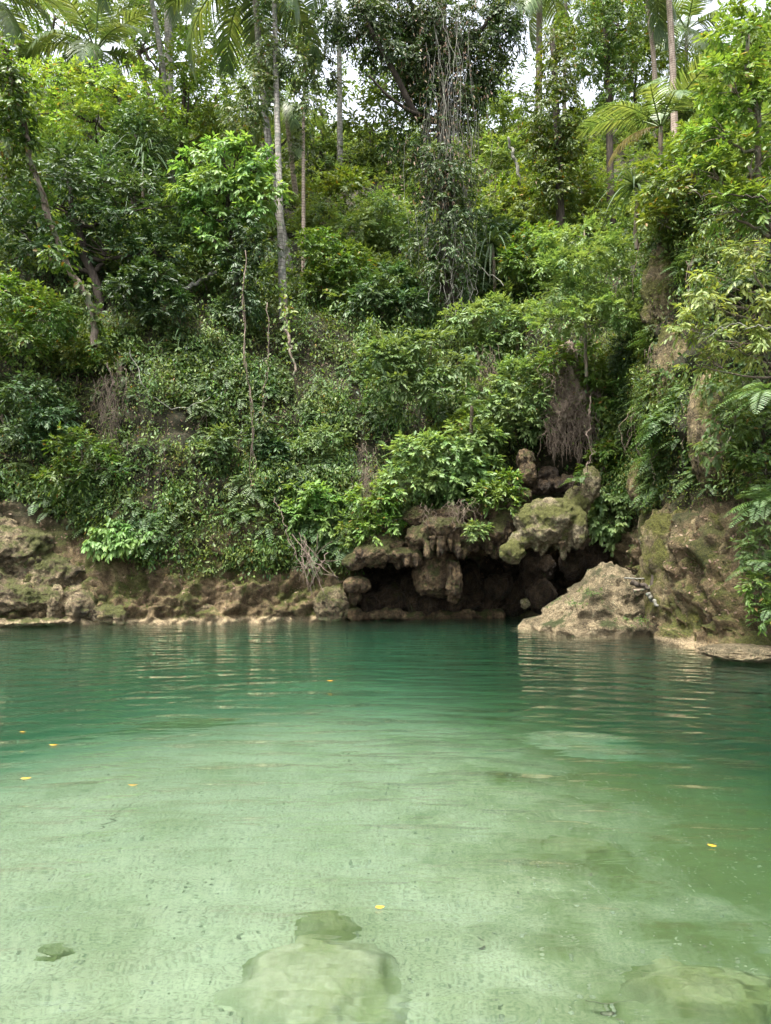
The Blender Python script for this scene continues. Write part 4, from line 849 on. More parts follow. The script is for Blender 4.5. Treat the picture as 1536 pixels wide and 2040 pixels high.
# right hand tree hanging over the pool, close to the viewer
T("overhanging_tree", "close yellow green tree hanging over the water at the right edge", [(1490, 70, 70, 70), (1450, 170, 60, 55), (1510, 220, 60, 60), (1430, 270, 55, 40), (1490, 330, 70, 55), (1410, 350, 55, 35), (1530, 420, 50, 60), (1460, 420, 60, 35)], 11.2, base_pt=(6.9, 11.8, 3.4), leaf='leaf_sun', L=.125, Wd=.42, clr=.25, tr=.09, n_tw=5, n_lf=8, dens=.8, hang=.35, face=.8, bark='bark')
T("overhanging_shrub", "lime tipped shrub drooping over the bare cliff at the right edge", [(1500, 520, 60, 40), (1430, 560, 60, 30), (1480, 610, 70, 35), (1400, 600, 34, 24), (1380, 660, 40, 26), (1450, 680, 60, 34), (1520, 700, 40, 50), (1400, 730, 28, 24)], 11.0, base_pt=(6.6, 11.6, 4.2), leaf='leaf_lime', L=.12, Wd=.42, clr=.22, tr=.04, n_tw=4, n_lf=6, dens=.62, hang=.7, cat="shrub", foliage='foliage', stem='stem', bark='bark')
T("overhanging_shrub", "pale leaved shrub clinging under the lime tipped shrub", [(1430, 790, 30, 34), (1450, 850, 34, 36), (1425, 900, 28, 26), (1480, 760, 40, 40)], 11.9, base=(1455, 850), leaf='leaf_pale', L=.13, Wd=.5, clr=.2, tr=.03, n_tw=4, n_lf=5, dens=.65, hang=.9, cat="shrub", foliage='foliage', stem='stem', bark='bark')
T("overhanging_shrub", "shaded leafy shrub high on the bare cliff by the right edge", [(1520, 830, 40, 50), (1500, 900, 40, 40), (1525, 960, 30, 30)], 11.8, base=(1520, 900), leaf='leaf_mid', L=.11, clr=.2, tr=.03, dens=.7, cat="shrub", foliage='foliage', stem='stem')
T("yellowish_tree", "yellowish leaved tree on the cliff top left of the right edge", [(1400, 440, 60, 34), (1350, 420, 44, 30), (1330, 380, 50, 40), (1390, 300, 50, 40), (1340, 330, 50, 34), (1310, 440, 30, 24)], 15.0, base=(1380, 480), leaf='leaf_yellow', L=.14, clr=.28, tr=.06, dens=.8, bark='bark')

# slender layered sapling
def sapling():
    b, _ = hit(1168, 735); b = at(1168, 735, min(b[1], 17.6)); Y = b[1]; root = empty("layered_sapling", b, "slender straight sapling with flat tiers of feathery leaves", "tree")
    g = Geo(); P = curve([0, 0, -.2], at(1163, 455, Y) - b, 14, 0, .012); g.tube(P, np.linspace(.045, .018, 14), 7); h = Geo(); s = Y / F
    for x, y, rx, ry in [(1150, 470, 70, 12), (1185, 500, 72, 12), (1140, 530, 75, 12), (1205, 560, 60, 12), (1130, 585, 72, 12), (1180, 625, 88, 13), (1215, 600, 46, 10), (1125, 640, 60, 10), (1230, 640, 36, 10)]:
        c = at(x, y, Y - rng.uniform(.1, .9)); C, O, _ = blob_clumps(c, np.array([rx, rx * .8, ry]) * s, .24, 1.15, -.8); O = nrm(O * np.array([1, 1, .25])); sprays(h, C - b, O, .30, 4, 10, .115, .40, droop=.22, hang=.05, face=1.6, spread=.55, up=.0)
        g.tube(curve(at(1165, y + 14, Y) - b, c - b, 6, -.04), np.linspace(.016, .006, 6), 5)
    g.build("trunk", M['bark'], root); h.build("crown", M['leaf_pale'], root)
sapling()

# shrubs, each placed where it grows
def shrub(label, blobs, base=None, leaf='leaf_mid', dy=-.35, Y=None, name="leafy_shrub", L=.13, **k):
    bp0 = base or (blobs[0][0], blobs[0][1] + blobs[0][3] * .6)
    p, n = hit(*bp0); Y0 = (p[1] + dy) if Y is None else Y
    k.setdefault('clr', .27); k.setdefault('tr', .035); k.setdefault('bark', 'bark')
    return tree(name, label, blobs, Y0, base_pt=p, leaf=leaf, L=L, cat="shrub", foliage='foliage', stem='stem', low=-.75, **k)
shrub("shrub with tiered sprays of pointed leaves left of the hanging root mass", [(800, 700, 58, 26), (860, 690, 48, 22), (840, 735, 62, 26), (900, 730, 44, 24), (790, 765, 60, 26), (760, 720, 44, 28), (870, 775, 50, 22)], (830, 850), 'leaf_pale', -1.1, L=.16, clr=.3)
shrub("large pale shrub growing over the cave mouth", [(830, 905, 56, 34), (900, 900, 60, 36), (940, 935, 54, 34), (860, 955, 64, 34), (800, 960, 44, 36), (940, 870, 44, 30)], (870, 985), 'leaf_pale', -.8, L=.14, Wd=.55)
shrub("light green shrub left of the brown root mass", [(1030, 760, 50, 32), (1060, 800, 40, 30), (1010, 820, 50, 34), (985, 870, 44, 30), (1050, 850, 32, 26), (960, 790, 30, 26)], (1030, 860), 'leaf_pale', -.8, L=.15, Wd=.45)
shrub("yellow tinted shrub between the tree fern and the cave shrub", [(910, 855, 36, 26), (940, 840, 30, 22)], (920, 880), 'leaf_yellow', -.6)
shrub("pale narrow leaved shrub above the tiered shrub", [(930, 640, 50, 30), (985, 625, 44, 30), (1010, 660, 40, 26), (950, 690, 44, 26), (1060, 640, 34, 26)], (960, 705), 'leaf_pale', -.6, L=.15, Wd=.36)
shrub("bushy shrub under the broken pole on the slope", [(1010, 400, 56, 34), (1060, 360, 50, 34), (1100, 400, 46, 32)], (1050, 440), 'leaf_yellow', -1.0, L=.17, clr=.4)
shrub("yellow green shrub left of the strap leaved pandanus", [(1150, 370, 50, 34), (1190, 400, 44, 34), (1130, 420, 50, 30)], (1160, 440), 'leaf_yellow', -1.0, L=.17, clr=.4)
shrub("dim bushy shrub below the layered sapling crown", [(1080, 480, 50, 34), (1040, 520, 50, 34), (1090, 540, 44, 30)], (1070, 570), 'leaf_mid', -.8, L=.15)
shrub("dark strap filled thicket right of the grey vine curtain", [(985, 470, 44, 44), (975, 545, 44, 44)], (985, 590), 'leaf_dark', -.6, L=.15)
shrub("rounded shrub right of the ivy wrapped trunk foot", [(640, 500, 50, 36), (690, 530, 54, 38), (650, 570, 50, 34)], (660, 600), 'leaf_mid', -.9, L=.15)
shrub("bright shrub on the slope left of the vine curtain", [(760, 420, 54, 38), (720, 460, 50, 34), (790, 470, 44, 34)], (750, 500), 'leaf_pale', -1.2, L=.18, clr=.4)
shrub("dark green shrub left of the vine curtain foot", [(780, 570, 56, 38), (740, 600, 56, 34), (820, 610, 44, 34)], (780, 645), 'leaf_dark', -.9, L=.16)
shrub("small leaved shrub above the fallen grey log", [(430, 500, 50, 34), (400, 545, 46, 30)], (420, 580), 'leaf_mid', -.7, L=.13)
shrub("leafy shrub under the big dark tree on the bank", [(310, 560, 56, 36), (260, 580, 50, 34), (330, 610, 44, 30)], (300, 635), 'leaf_dark', -.8, L=.15)
shrub("sprawling shrub at the left edge below the big dark tree", [(40, 600, 60, 40), (100, 630, 50, 36), (30, 680, 54, 40)], (60, 700), 'leaf_mid', -.8, L=.14)
shrub("yellow leaved shrub below the leaning trunk foot", [(190, 690, 44, 30), (150, 710, 44, 30), (215, 720, 34, 26)], (185, 730), 'leaf_yellow', -.6, L=.12)
shrub("dark shrub hanging at the left edge above the bank rock", [(60, 790, 54, 44), (110, 830, 50, 40), (40, 870, 54, 44)], (70, 880), 'leaf_dark', -.6, L=.13)
shrub("mid green shrub over the left bank rock slab", [(160, 890, 46, 34), (200, 930, 46, 34), (130, 950, 44, 34)], (165, 960), 'leaf_mid', -.55, L=.13)
shrub("broad leaved plant drooping over the dark gap in the left bank", [(205, 1080, 30, 18), (245, 1090, 34, 18), (285, 1070, 30, 18), (225, 1055, 30, 18)], (240, 1075), 'leaf_bright', -.4, name="broad_leaved_plant", L=.17, Wd=.5, hang=1.1, clr=.2, dens=.7)
shrub("cluster of bright broad leaves above the rock bank", [(605, 985, 30, 26), (640, 1000, 36, 28), (590, 1030, 26, 22), (660, 1040, 30, 24)], (625, 1010), 'leaf_bright', -.4, name="broad_leaved_plant", L=.15, Wd=.5, clr=.22, dens=.7)
shrub("glossy leaved shrub beside the long thin vines on the cliff", [(540, 900, 30, 30), (520, 860, 28, 26)], (535, 920), 'leaf_dark', -.4, L=.14, clr=.22)
shrub("pale leafy plant in the middle of the ferny cliff", [(430, 900, 28, 26), (440, 870, 26, 20)], (435, 915), 'leaf_pale', -.35, L=.13, clr=.2)
shrub("feathery pale shrub under the overgrown cliff ledge", [(650, 870, 40, 22), (620, 890, 36, 20)], (640, 900), 'leaf_pale', -.35, L=.09, clr=.2)
shrub("yellow leaf tuft where the bank meets the cave", [(705, 1075, 20, 12), (690, 1060, 14, 10)], (700, 1080), 'leaf_yellow', -.35, L=.11, clr=.16)
shrub("leafy curtain spilling left of the cave mouth", [(760, 1000, 34, 34), (740, 1050, 26, 30), (780, 1040, 26, 26), (730, 990, 30, 26)], (755, 1050), 'leaf_mid', -.5, L=.12, clr=.22)
shrub("pale spotted creeper bush hanging behind the boulder", [(1215, 1010, 38, 40), (1235, 1060, 34, 36), (1200, 1050, 28, 30), (1245, 1000, 24, 30)], (1225, 1050), 'leaf_pale', -.5, L=.13, Wd=.6, hang=1.0, clr=.2, dens=.8)
shrub("green shrub on the ledge above the mossy spout rock", [(1230, 900, 34, 30), (1200, 930, 30, 26), (1250, 940, 28, 24)], (1225, 940), 'leaf_mid', -.4, L=.14, clr=.22)
shrub("leafy shrub beside the brown root mass on its right", [(1200, 790, 30, 34), (1185, 740, 24, 30), (1215, 830, 26, 26)], (1200, 820), 'leaf_mid', -.4, L=.15, clr=.22)
shrub("dark fine leaved bush on the cliff right of the sapling", [(1260, 700, 36, 60), (1270, 800, 34, 50)], (1265, 790), 'leaf_dark', -.3, L=.10, clr=.22)
shrub("ferny pale shrub at the right edge by the outcrop", [(1520, 1030, 30, 30), (1510, 1090, 34, 30), (1525, 1150, 26, 34)], (1520, 1120), 'leaf_pale', -.3, Y=11.3, L=.09, clr=.17)
shrub("low leafy shrub at the waterside by the right edge", [(1525, 1220, 24, 26), (1515, 1170, 22, 24)], (1522, 1230), 'leaf_mid', -.25, Y=11.1, L=.09, clr=.16)
shrub("leafy bush on the slope between leaning palm trunk and lime tree", [(380, 450, 40, 34), (350, 480, 30, 30)], (370, 490), 'leaf_mid', -.8, L=.16, clr=.36)
shrub("yellowish bush at the foot of the grey ringed palm", [(690, 380, 44, 34), (650, 400, 40, 30)], (680, 420), 'leaf_yellow', -1.2, L=.19, clr=.42)
shrub("grey green bush behind the slanting young palm", [(640, 430, 36, 36), (610, 460, 30, 30)], (630, 470), 'leaf_far', -1., L=.18, clr=.4)
shrub("tall bush right of the vine curtain below the sky gap", [(985, 330, 44, 50), (1020, 300, 34, 44)], (1000, 380), 'leaf_far', -1.4, L=.2, clr=.45)

shrub("pale small plant rooted on the tufa ledge", [(955, 1058, 20, 12), (935, 1050, 14, 10)], (950, 1060), 'leaf_pale', Y=17.0, L=.11, clr=.15)
shrub("green plants trailing over the ledge beside the mossy hood", [(1000, 1000, 30, 24), (970, 985, 30, 22), (1015, 965, 26, 24)], (1000, 1000), 'leaf_mid', Y=17.3, L=.12, clr=.2)
shrub("leafy shrub crowning the brown root mass", [(1100, 715, 34, 26), (1145, 705, 36, 24), (1085, 750, 22, 24), (1165, 745, 20, 24)], (1120, 730), 'leaf_mid', -.95, L=.13, clr=.22, dens=.75)

# pandanus and other strap leaved plants, ferns
pandanus("pandanus with long glossy strap leaves on a bare pale stem", 1268, 468, Y=16.4, stem=1.15, L=1.15, n=40, Wd=.075, hang=.75)
pandanus("small upright pandanus among the yellow green leaves", 1378, 345, Y=15.0, stem=.12, L=.75, n=26, Wd=.06, hang=.35)
pandanus("spiky strap leaved plant high on the overgrown cliff", 362, 690, stem=.35, L=.95, n=26, Wd=.05, hang=.7)
pandanus("dark strap leaved pandanus hanging under the dense pale trunk tree", 285, 375, Y=25.5, stem=1.2, L=1.9, n=60, Wd=.09, hang=.95)
pandanus("long leaved pandanus in the thicket by the vine curtain", 985, 560, Y=22.5, stem=1.2, L=1.7, n=44, Wd=.08, hang=.95)
pandanus("grassy strap leaved clump at the left edge of the cliff", 12, 850, stem=.3, L=.9, n=44, Wd=.03, hang=.8, name="grass_clump", cat="grass clump")
pandanus("small strap leaved tuft above the green mossy cliff ridge", 1305, 895, stem=.1, L=.5, n=26, Wd=.025, hang=.9, name="grass_clump", cat="grass clump")
pandanus("withered strap tuft on the cliff under the palm trunk foot", 695, 735, stem=.15, L=.5, n=22, Wd=.03, hang=.9, name="grass_clump", cat="grass clump")
fern("pale tree fern arching beside the cave shrub", 940, 850, Y=17.6, L=.62, n=8, stem=.45, fr=2)
fern("large feathery fern at the right edge above the outcrop", 1510, 1010, Y=11.4, L=.75, n=11, fr=3)
fern("low fern at the right edge beside the outcrop", 1520, 1130, Y=11.2, L=.55, n=10, fr=2)
fern("fern over the water at the right edge", 1528, 1215, Y=11.0, L=.45, n=9, fr=2)
fern("bright fern in the shaded hollow under the root mass", 1150, 960, Y=17.0, L=.42, n=9, fr=2)
fern("fern fan drooping from the right edge under the branches", 1525, 790, Y=10.8, L=.8, n=10, fr=2, el0=40)
fern("fern tuft on the dark cliff right of the tiered shrub", 945, 760, L=.55, n=9, fr=2)

# hanging vines, dead stems
vine("long reddish vine hanging down the cliff below the lime green tree", [(488, 500, 18.9), (482, 610, 18.6), (490, 720, 18.2), (500, 800, 18.2), (503, 920, 18.1), (508, 985, 18.1)], .012, extra=(1, 2), leaf='creeper', L=.10, dl=3)
vine("leafy climber trailing from the foot of the ivy wrapped trunk", [(563, 560, 20.2), (570, 620, 19.7), (578, 690, 19.4)], .03, leaf='leaf_yellow', L=.16, dl=5)
vine("dead brown pole leaning below the leafy climber", [(566, 650, 19.2), (580, 690, 19.1), (588, 750, 19.0)], .05, mat='bark', name="dead_pole", cat="dead trunk")
vine("pair of thin brown vines right of the long reddish vine", [(532, 600, 18.6), (536, 700, 18.4), (522, 800, 18.3), (528, 860, 18.2)], .011, extra=(3,), leaf='creeper', L=.09, dl=3)
vine("pale bowed vine arching across the overgrown cliff", [(262, 700, 18.6), (285, 770, 18.4), (320, 805, 18.3), (360, 818, 18.2), (420, 790, 18.3)], .014, mat='vine_grey')
vine("tangle of brown hanging stems below the leaning trunk", [(215, 720, 18.2), (225, 790, 18.1), (232, 870, 18.1)], .015, extra=(4, 5, 6, 7))
vine("thin vine looping down the bank beside the cave", [(545, 990, 17.9), (570, 1050, 17.7), (590, 1110, 17.6)], .012)
vine("broken grey pole leaning on the slope right of the vine curtain", [(1040, 380, 29), (1025, 315, 29), (1012, 275, 29)], .09, mat='vine_grey', name="broken_pole", cat="dead trunk")
vine("fallen grey log lying on the slope under the lime tree", [(358, 582, 20.2), (395, 562, 20.3), (430, 542, 20.4)], .075, mat='vine_grey', name="fallen_log", cat="log")
vine("bare brown branch crossing the right tree foliage", [(1540, 400, 10.6), (1460, 388, 10.8), (1370, 386, 11)], .014, mat='bark_dark', name="bare_branch", cat="branch")
vine("thin pale twig arching over the lime tipped shrub", [(1540, 655, 10.2), (1480, 645, 10.3), (1430, 655, 10.5), (1390, 680, 10.6)], .008, mat='vine_grey', name="bare_branch", cat="branch")
vine("yellowed root rope hanging from the root mass to the ledge", [(1178, 790, 16.9), (1172, 860, 16.8), (1176, 905, 16.8), (1165, 960, 16.9)], .014, extra=(8,))

def root_mass():
    hp, _ = hit(1130, 800); Y = hp[1] - .45; b = at(1130, 735, Y); root = empty("hanging_root_mass", b, "brown curtain of roots and soil hanging above the cave", "root mass"); g = Geo(); D, Tt = ICO[5]; s = Y / F
    for x, y, rx, ry, k in [(1128, 740, 26, 50, 1), (1145, 800, 30, 46, 2), (1116, 825, 26, 34, 3), (1160, 850, 18, 26, 4)]:
        n = fbm(D * 2.2 + k, 5) * .5 + fbm(D * 7 + k, 5, ridged=True) * .16; g.add(D * (1 + n)[:, None] * np.array([rx, 34, ry]) * s + at(x, y, Y) - b, (), Tt)
    g.build("soil_clod", M['root'], root); h = Geo()
    C = np.array([at(x, y, yy) for x, y, yy in zip(rng.normal(1138, 26, 90), rng.uniform(720, 850, 90), rng.uniform(Y - .55, Y - .2, 90))]) - b; root_strands(h, C, .42, 5, .12, r=.008, wob=.09)
    C = np.array([at(x, y, Y - .3) for x, y in zip(rng.uniform(1090, 1180, 34), rng.uniform(840, 880, 34))]) - b; root_strands(h, C, .55, 5, .06, r=.009, wob=.05)
    h.build("root_strands", M['root'], root)
    lf = Geo(); C = np.array([at(x, y, Y - .45) for x, y in zip(rng.normal(1132, 40, 90), 690 + 150 * rng.random(90) ** 1.5)]) - b; sprays(lf, C, nrm(np.array([0, -.6, .4]) + rng.normal(size=(90, 3)) * .4), .2, 3, 6, .07, .45, droop=.5); lf.build("creeping_leaves", M['creeper'], root)
root_mass()
def dry_roots(label, x0, x1, y0, y1, Y, n, ln):
    g = Geo(); o = at((x0 + x1) / 2, y0, Y); C = np.array([at(x, y, Y + rng.normal() * .1) for x, y in zip(rng.uniform(x0, x1, n), rng.uniform(y0, y1, n))]); root_strands(g, C, ln, 4, .08, r=.005, wob=.08)
    tag(g.build("hanging_roots", M['root'], None, True, o), label, "roots")
dry_roots("purplish dry root tangle hanging left of the cave shrub", 715, 750, 880, 1010, 17.9, 26, .5)
dry_roots("brown root beard under the pale narrow leaved shrub", 940, 985, 690, 760, 19.0, 18, .8)
dry_roots("dry root tangle on the shaded cliff left of centre", 190, 250, 720, 850, 17.9, 26, .7)
dry_roots("thin root fringe hanging over the cave opening", 830, 950, 1000, 1020, 17.05, 14, .4)
def dead_branches():
    g = Geo(); o = at(640, 1180, 17.0)
    for k in range(16):
        a = at(rng.normal(610, 24), rng.uniform(1060, 1110), 17.2 + rng.normal() * .15); b = at(rng.normal(640, 30), rng.uniform(1135, 1200), 16.9 + rng.normal() * .15); P = curve(a, b, 9, rng.normal() * .06, .03); g.tube(P, np.linspace(.010, .004, 9) * rng.uniform(.6, 1.3), 5)
        g.tube(curve(P[4], P[4] + rng.normal(size=3) * .22, 5, 0, .02), np.linspace(.007, .003, 5), 4)
    tag(g.build("dead_branches", M['vine'], None, True, o), "tangle of thin dead branches fallen over the rock bank", "branches")
dead_branches()

# ------------------------------------------------------------------ boulders, outcrops, tufa of the cave
rock("boulder", "large tan peaked boulder standing in the water before the cave", at(1204, 1256, 15.3), (1.32, 1.15, 1.58), M['boulder'], sub=6, seed=3, amp=.11, fine=.05, lay=.05,
     planes=[(-.70, -.12, 1, .60), (.55, -.25, 1, .80), (.95, -.1, .40, .84), (0, -1, .75, .78), (-.4, -1, .55, .84), (.5, -1, .4, .88), (-1, -.2, .25, .97), (0, 1, .3, .9), (1, 0, 0, .98), (0, 0, -1, .5), (0, -1, -.2, .95)], cat="boulder")
rock("rock_outcrop", "massive moss streaked limestone outcrop beside the boulder", at(1446, 1150, 13.6), (.94, 1.1, 1.60), M['rock_side'], sub=6, seed=5, amp=.16, fine=.07, flute=.05,
     planes=[(-1, -.3, .05, .92), (-.75, -.7, .25, .9), (0, -1, .12, .85), (.5, -.8, .3, .95), (-.75, -.2, 1, .98), (.1, -.3, 1, .80), (1, 0, .2, 1.0), (0, 1, 0, 1), (0, 0, -1, 1), (-.3, -.8, .6, .95)], cat="rock outcrop")
rock_px("rock_buttress", "tall bare tan rock rib rising above the outcrop", 1362, 800, 58, 170, 15.1, M['rock_side'], seed=8, amp=.22, fine=.08, flute=.05, dep=.5, sub=6)
rock_px("rock_buttress", "bare brown rock face below the clifftop pandanus", 1330, 590, 48, 110, 15.8, M['rock_side'], seed=9, amp=.22, fine=.08, dep=.5)
rock_px("mossy_rock", "green moss covered rib on the cliff right of the tan rib", 1416, 860, 44, 120, 13.2, M['rock_side'], seed=12, amp=.2, fine=.06, dep=.5)
rock_px("mossy_rock", "dark moss covered knob above the pale slanting slab", 1282, 965, 30, 52, 16.4, M['rock_side'], seed=13, amp=.2, fine=.06, dep=.7)
rock_px("pale_slab", "pale narrow slab slanting down behind the boulder", 1288, 1058, 15, 48, 15.9, M['tufa_moss'], seed=14, amp=.15, dep=.6)
rock_px("mossy_rock", "mossy block between the pale slab and the outcrop", 1312, 1040, 18, 40, 15.6, M['rock_side'], seed=15, amp=.2, dep=.8)
rock_px("pale_spit", "flat pale gravel spit at the right waterside", 1490, 1300, 90, 15, 11.2, M['boulder'], seed=16, amp=.12, dep=1.6)
fused("bank_outcrop", "broad sloping limestone slab with mossy blocks at the left waterside", [(-60, 1080, 110, 66, 17.6), (20, 1100, 100, 56, 17.6), (95, 1145, 80, 44, 17.6), (165, 1195, 56, 36, 17.5), (10, 1190, 90, 40, 16.9), (-40, 1180, 80, 56, 16.8), (85, 1195, 50, 30, 17.0), (112, 1205, 16, 40, 16.8), (160, 1212, 30, 30, 16.9), (215, 1225, 40, 20, 17.1), (238, 1230, 13, 18, 16.9), (70, 1238, 80, 8, 16.6)], 'rock', .03, 12, .06, "rock outcrop")
rock_px("bank_rock", "low brown rock bulging at the waterline left of centre", 390, 1222, 50, 20, 17.7, M['rock'], seed=31, amp=.3, fine=.1, dep=.6)
rock_px("bank_rock", "pale rock at the left jamb of the cave", 660, 1205, 34, 36, 17.7, M['rock'], seed=26, amp=.2, dep=.7)

r_ = np.random.default_rng(4)
hood = [(1098, 1030, 58, 40, 17.0), (1085, 1060, 50, 26, 16.9), (1148, 1050, 22, 46, 16.9), (1060, 1040, 36, 36, 17.1), (1040, 1075, 28, 20, 17.1), (1150, 1000, 28, 34, 17.3), (1175, 965, 18, 40, 17.2), (1021, 1100, 25, 24, 17.0)]
hood += [(x, 1075 + 14 * math.sin(x * .13) + r_.uniform(-6, 6), 7, r_.uniform(12, 26), 16.95 + r_.uniform(-.15, .15)) for x in range(1060, 1166, 9)]
fused("tufa_hood", "broad moss draped tufa hood jutting over the right of the cave", hood, 'tufa_moss', .03, 2, .045)
lip = [(975, 1062, 44, 24, 17.4), (925, 1070, 36, 20, 17.5), (880, 1052, 44, 24, 17.4), (835, 1070, 30, 22, 17.5), (800, 1105, 40, 15, 17.6), (742, 1105, 38, 24, 17.5), (705, 1120, 22, 18, 17.6), (765, 1085, 40, 24, 17.8), (905, 1025, 46, 18, 17.8), (980, 1018, 40, 18, 17.7), (840, 1030, 40, 22, 17.9), (1005, 1040, 26, 24, 17.5), (920, 1050, 60, 20, 18.2), (1040, 990, 22, 20, 17.7), (1052, 945, 20, 26, 17.9), (1046, 915, 18, 22, 18.0), (960, 1045, 40, 30, 18.0)]
lip += [(x, 1085 + 12 * math.sin(x * .09) + r_.uniform(-8, 8), r_.uniform(5, 8), r_.uniform(12, 28), 17.35 + r_.uniform(-.2, .2)) for x in range(850, 1000, 8)]
lip += [(x, 1118 + r_.uniform(-6, 4), r_.uniform(5, 8), r_.uniform(8, 16), 17.5 + r_.uniform(-.15, .15)) for x in range(720, 840, 9)]
fused("tufa_ledge", "long knobbly brown tufa ledge dripping over the cave mouth", lip, 'ledge', .03, 3, .05)
pillar = [(868, 1120, 44, 34, 18.0), (862, 1150, 40, 40, 17.9), (850, 1100, 40, 26, 18.2), (880, 1165, 26, 26, 17.9)] + [(895 + 3 * k, 1150 + (k % 3) * 9, 5, 38 - 6 * (k % 3), 17.42) for k in range(8)] + [(903, 1190, 11, 14, 17.6)] + [(840 + 6 * k, 1160 + r_.uniform(-8, 8), 7, 22, 17.75) for k in range(8)]
fused("tufa_pillar", "large hanging tufa pillar with a pale fringe in the middle of the cave", pillar, 'tufa', .03, 5, .05)
fused("mushroom_rock", "twin rounded brown mushroom rock at the left of the cave", [(700, 1165, 18, 17, 17.6), (724, 1166, 16, 15, 17.7), (708, 1185, 12, 20, 17.9), (712, 1158, 24, 10, 17.7)], 'tufa', .025, 6, .03)
fused("cave_wall_lumps", "dark wet lobes bulging from the back wall of the cave", [(986, 1172, 26, 28, 19.0), (1006, 1165, 16, 24, 19.0), (1062, 1128, 28, 34, 18.7), (1092, 1130, 16, 24, 18.5), (1078, 1188, 32, 32, 18.3), (1055, 1160, 24, 40, 19.0), (935, 1155, 24, 38, 19.3), (820, 1180, 24, 40, 19.2), (780, 1195, 34, 36, 19.1), (740, 1205, 26, 26, 18.9), (960, 1200, 60, 24, 19.5), (1020, 1190, 36, 40, 19.5), (850, 1205, 40, 26, 19.0), (900, 1200, 40, 26, 19.2), (1140, 1120, 28, 34, 17.8), (1180, 1110, 30, 40, 18.0)], 'tufa_wet', .04, 7, .06)
fused("waterline_ledge", "low pale stone ledge along the cave waterline", [(x, 1226 + r_.uniform(-3, 3), 18, r_.uniform(8, 14), 18.3 + .5 * (x > 830) + r_.uniform(-.1, .1)) for x in range(690, 1010, 20)], 'tufa', .03, 8, .04)
fused("stacked_rocks", "dark weathered blocks in the shaded hollow above the tufa hood", [(1090, 945, 20, 16, 18.4), (1070, 972, 26, 16, 18.1), (1128, 965, 30, 18, 18.2), (1100, 965, 30, 16, 18.4)], 'tufa_wet', .03, 9, .07)
rock_px("tufa_rock", "small pale stone wedged in the dark cave", 1046, 1202, 9, 10, 17.6, M['tufa_moss'], seed=56, amp=.3)
def stalactites():
    o = at(880, 1085, 17.1)
    for k, (x, y, l, w, Y) in enumerate([(862, 1078, 30, 8, 17.1), (880, 1082, 40, 9, 17.0), (897, 1080, 26, 7, 17.1), (900, 1185, 34, 9, 17.6), (912, 1160, 60, 8, 17.5), (1120, 1085, 20, 7, 16.6)]):
        g = Geo(); s = Y / F; t = np.linspace(0, 1, 9); c = at(x, y, Y); P = np.stack([0 * t + .01 * np.sin(t * 7 + k), 0 * t, -l * s * (t - .35)], -1)
        g.tube(P, w * s * (1.05 - t ** 1.5) * (1 + .15 * np.sin(t * 17 + k)), 10); ob = g.build("stalactite", M['tufa']); ob.location = tuple(c)
        tag(ob, ["left stub of the fluted drapery", "longest spike of the fluted drapery", "right stub of the fluted drapery", "thick spike under the hanging pillar", "long pale spike on the hanging pillar", "lone spike under the tufa hood"][k] + " over the cave", "stalactite", "stalactites of the cave")
stalactites()

# plants on the boulder
for lb, x, y, Y in [("tuft of green plants on the left face of the boulder", 1140, 1203, 14.35), ("tuft of dark plants near the boulder top", 1185, 1180, 14.5), ("small tuft low on the right of the boulder", 1265, 1235, 14.2)]:
    g = Geo(); n = 18; c = at(x, y, Y); C = rng.normal(size=(n, 3)) * np.array([.2, .05, .04]); sprays(g, C, nrm(rng.normal(size=(n, 3)) * .5 + np.array([0, -.5, .7])), .07, 3, 4, .04, .5); o = g.build("plant_foliage", M['herb'], None, True); o.location = tuple(c); tag(o, lb, "plant")

# driftwood behind the boulder
def logs():
    for nm, lb, pts, r, mt in [("driftwood_log", "dark upright log wedged between boulder and outcrop", [(1303, 1195, 14.3), (1300, 1165, 14.35), (1298, 1125, 14.5)], .05, 'bark_dark'),
                               ("driftwood_log", "gnarled dark driftwood across the back of the boulder", [(1258, 1160, 14.5), (1276, 1166, 14.4), (1300, 1172, 14.3)], .06, 'bark_dark'),
                               ("driftwood_log", "brown forked driftwood lying on the boulder shoulder", [(1262, 1178, 14.4), (1290, 1172, 14.4), (1304, 1158, 14.4)], .035, 'bark'),
                               ("driftwood_stick", "thin pale pole lying level behind the boulder", [(1244, 1152, 14.6), (1275, 1153, 14.6), (1300, 1152, 14.6)], .018, 'vine_grey'),
                               ("driftwood_plank", "grey weathered plank sloping down the boulder side", [(1290, 1181, 14.15), (1300, 1196, 14.1), (1311, 1208, 14.0)], .05, 'vine_grey'),
                               ("driftwood_stick", "long pale stick floating at the waterline before the outcrop", [(1322, 1262, 14.4), (1370, 1268, 13.8), (1412, 1278, 12.9)], .022, 'vine_grey')]:
        K = np.array([at(*p) for p in pts]); o = K[0].copy(); tt = np.linspace(0, 1, 3); t = np.linspace(0, 1, 14); P = np.stack([np.interp(t, tt, K[:, a]) for a in range(3)], -1)
        P += np.stack([fbm(np.stack([t * 4, 0 * t + o[0], 0 * t + k * 3.], -1), 3) for k in range(3)], -1) * r * 1.2
        g = Geo(); g.tube(P, np.linspace(r, r * .6, 14) * (1 + .08 * np.sin(t * 23)), 8); tag(g.build(nm, M[mt], None, True, o), lb, "driftwood")
logs()

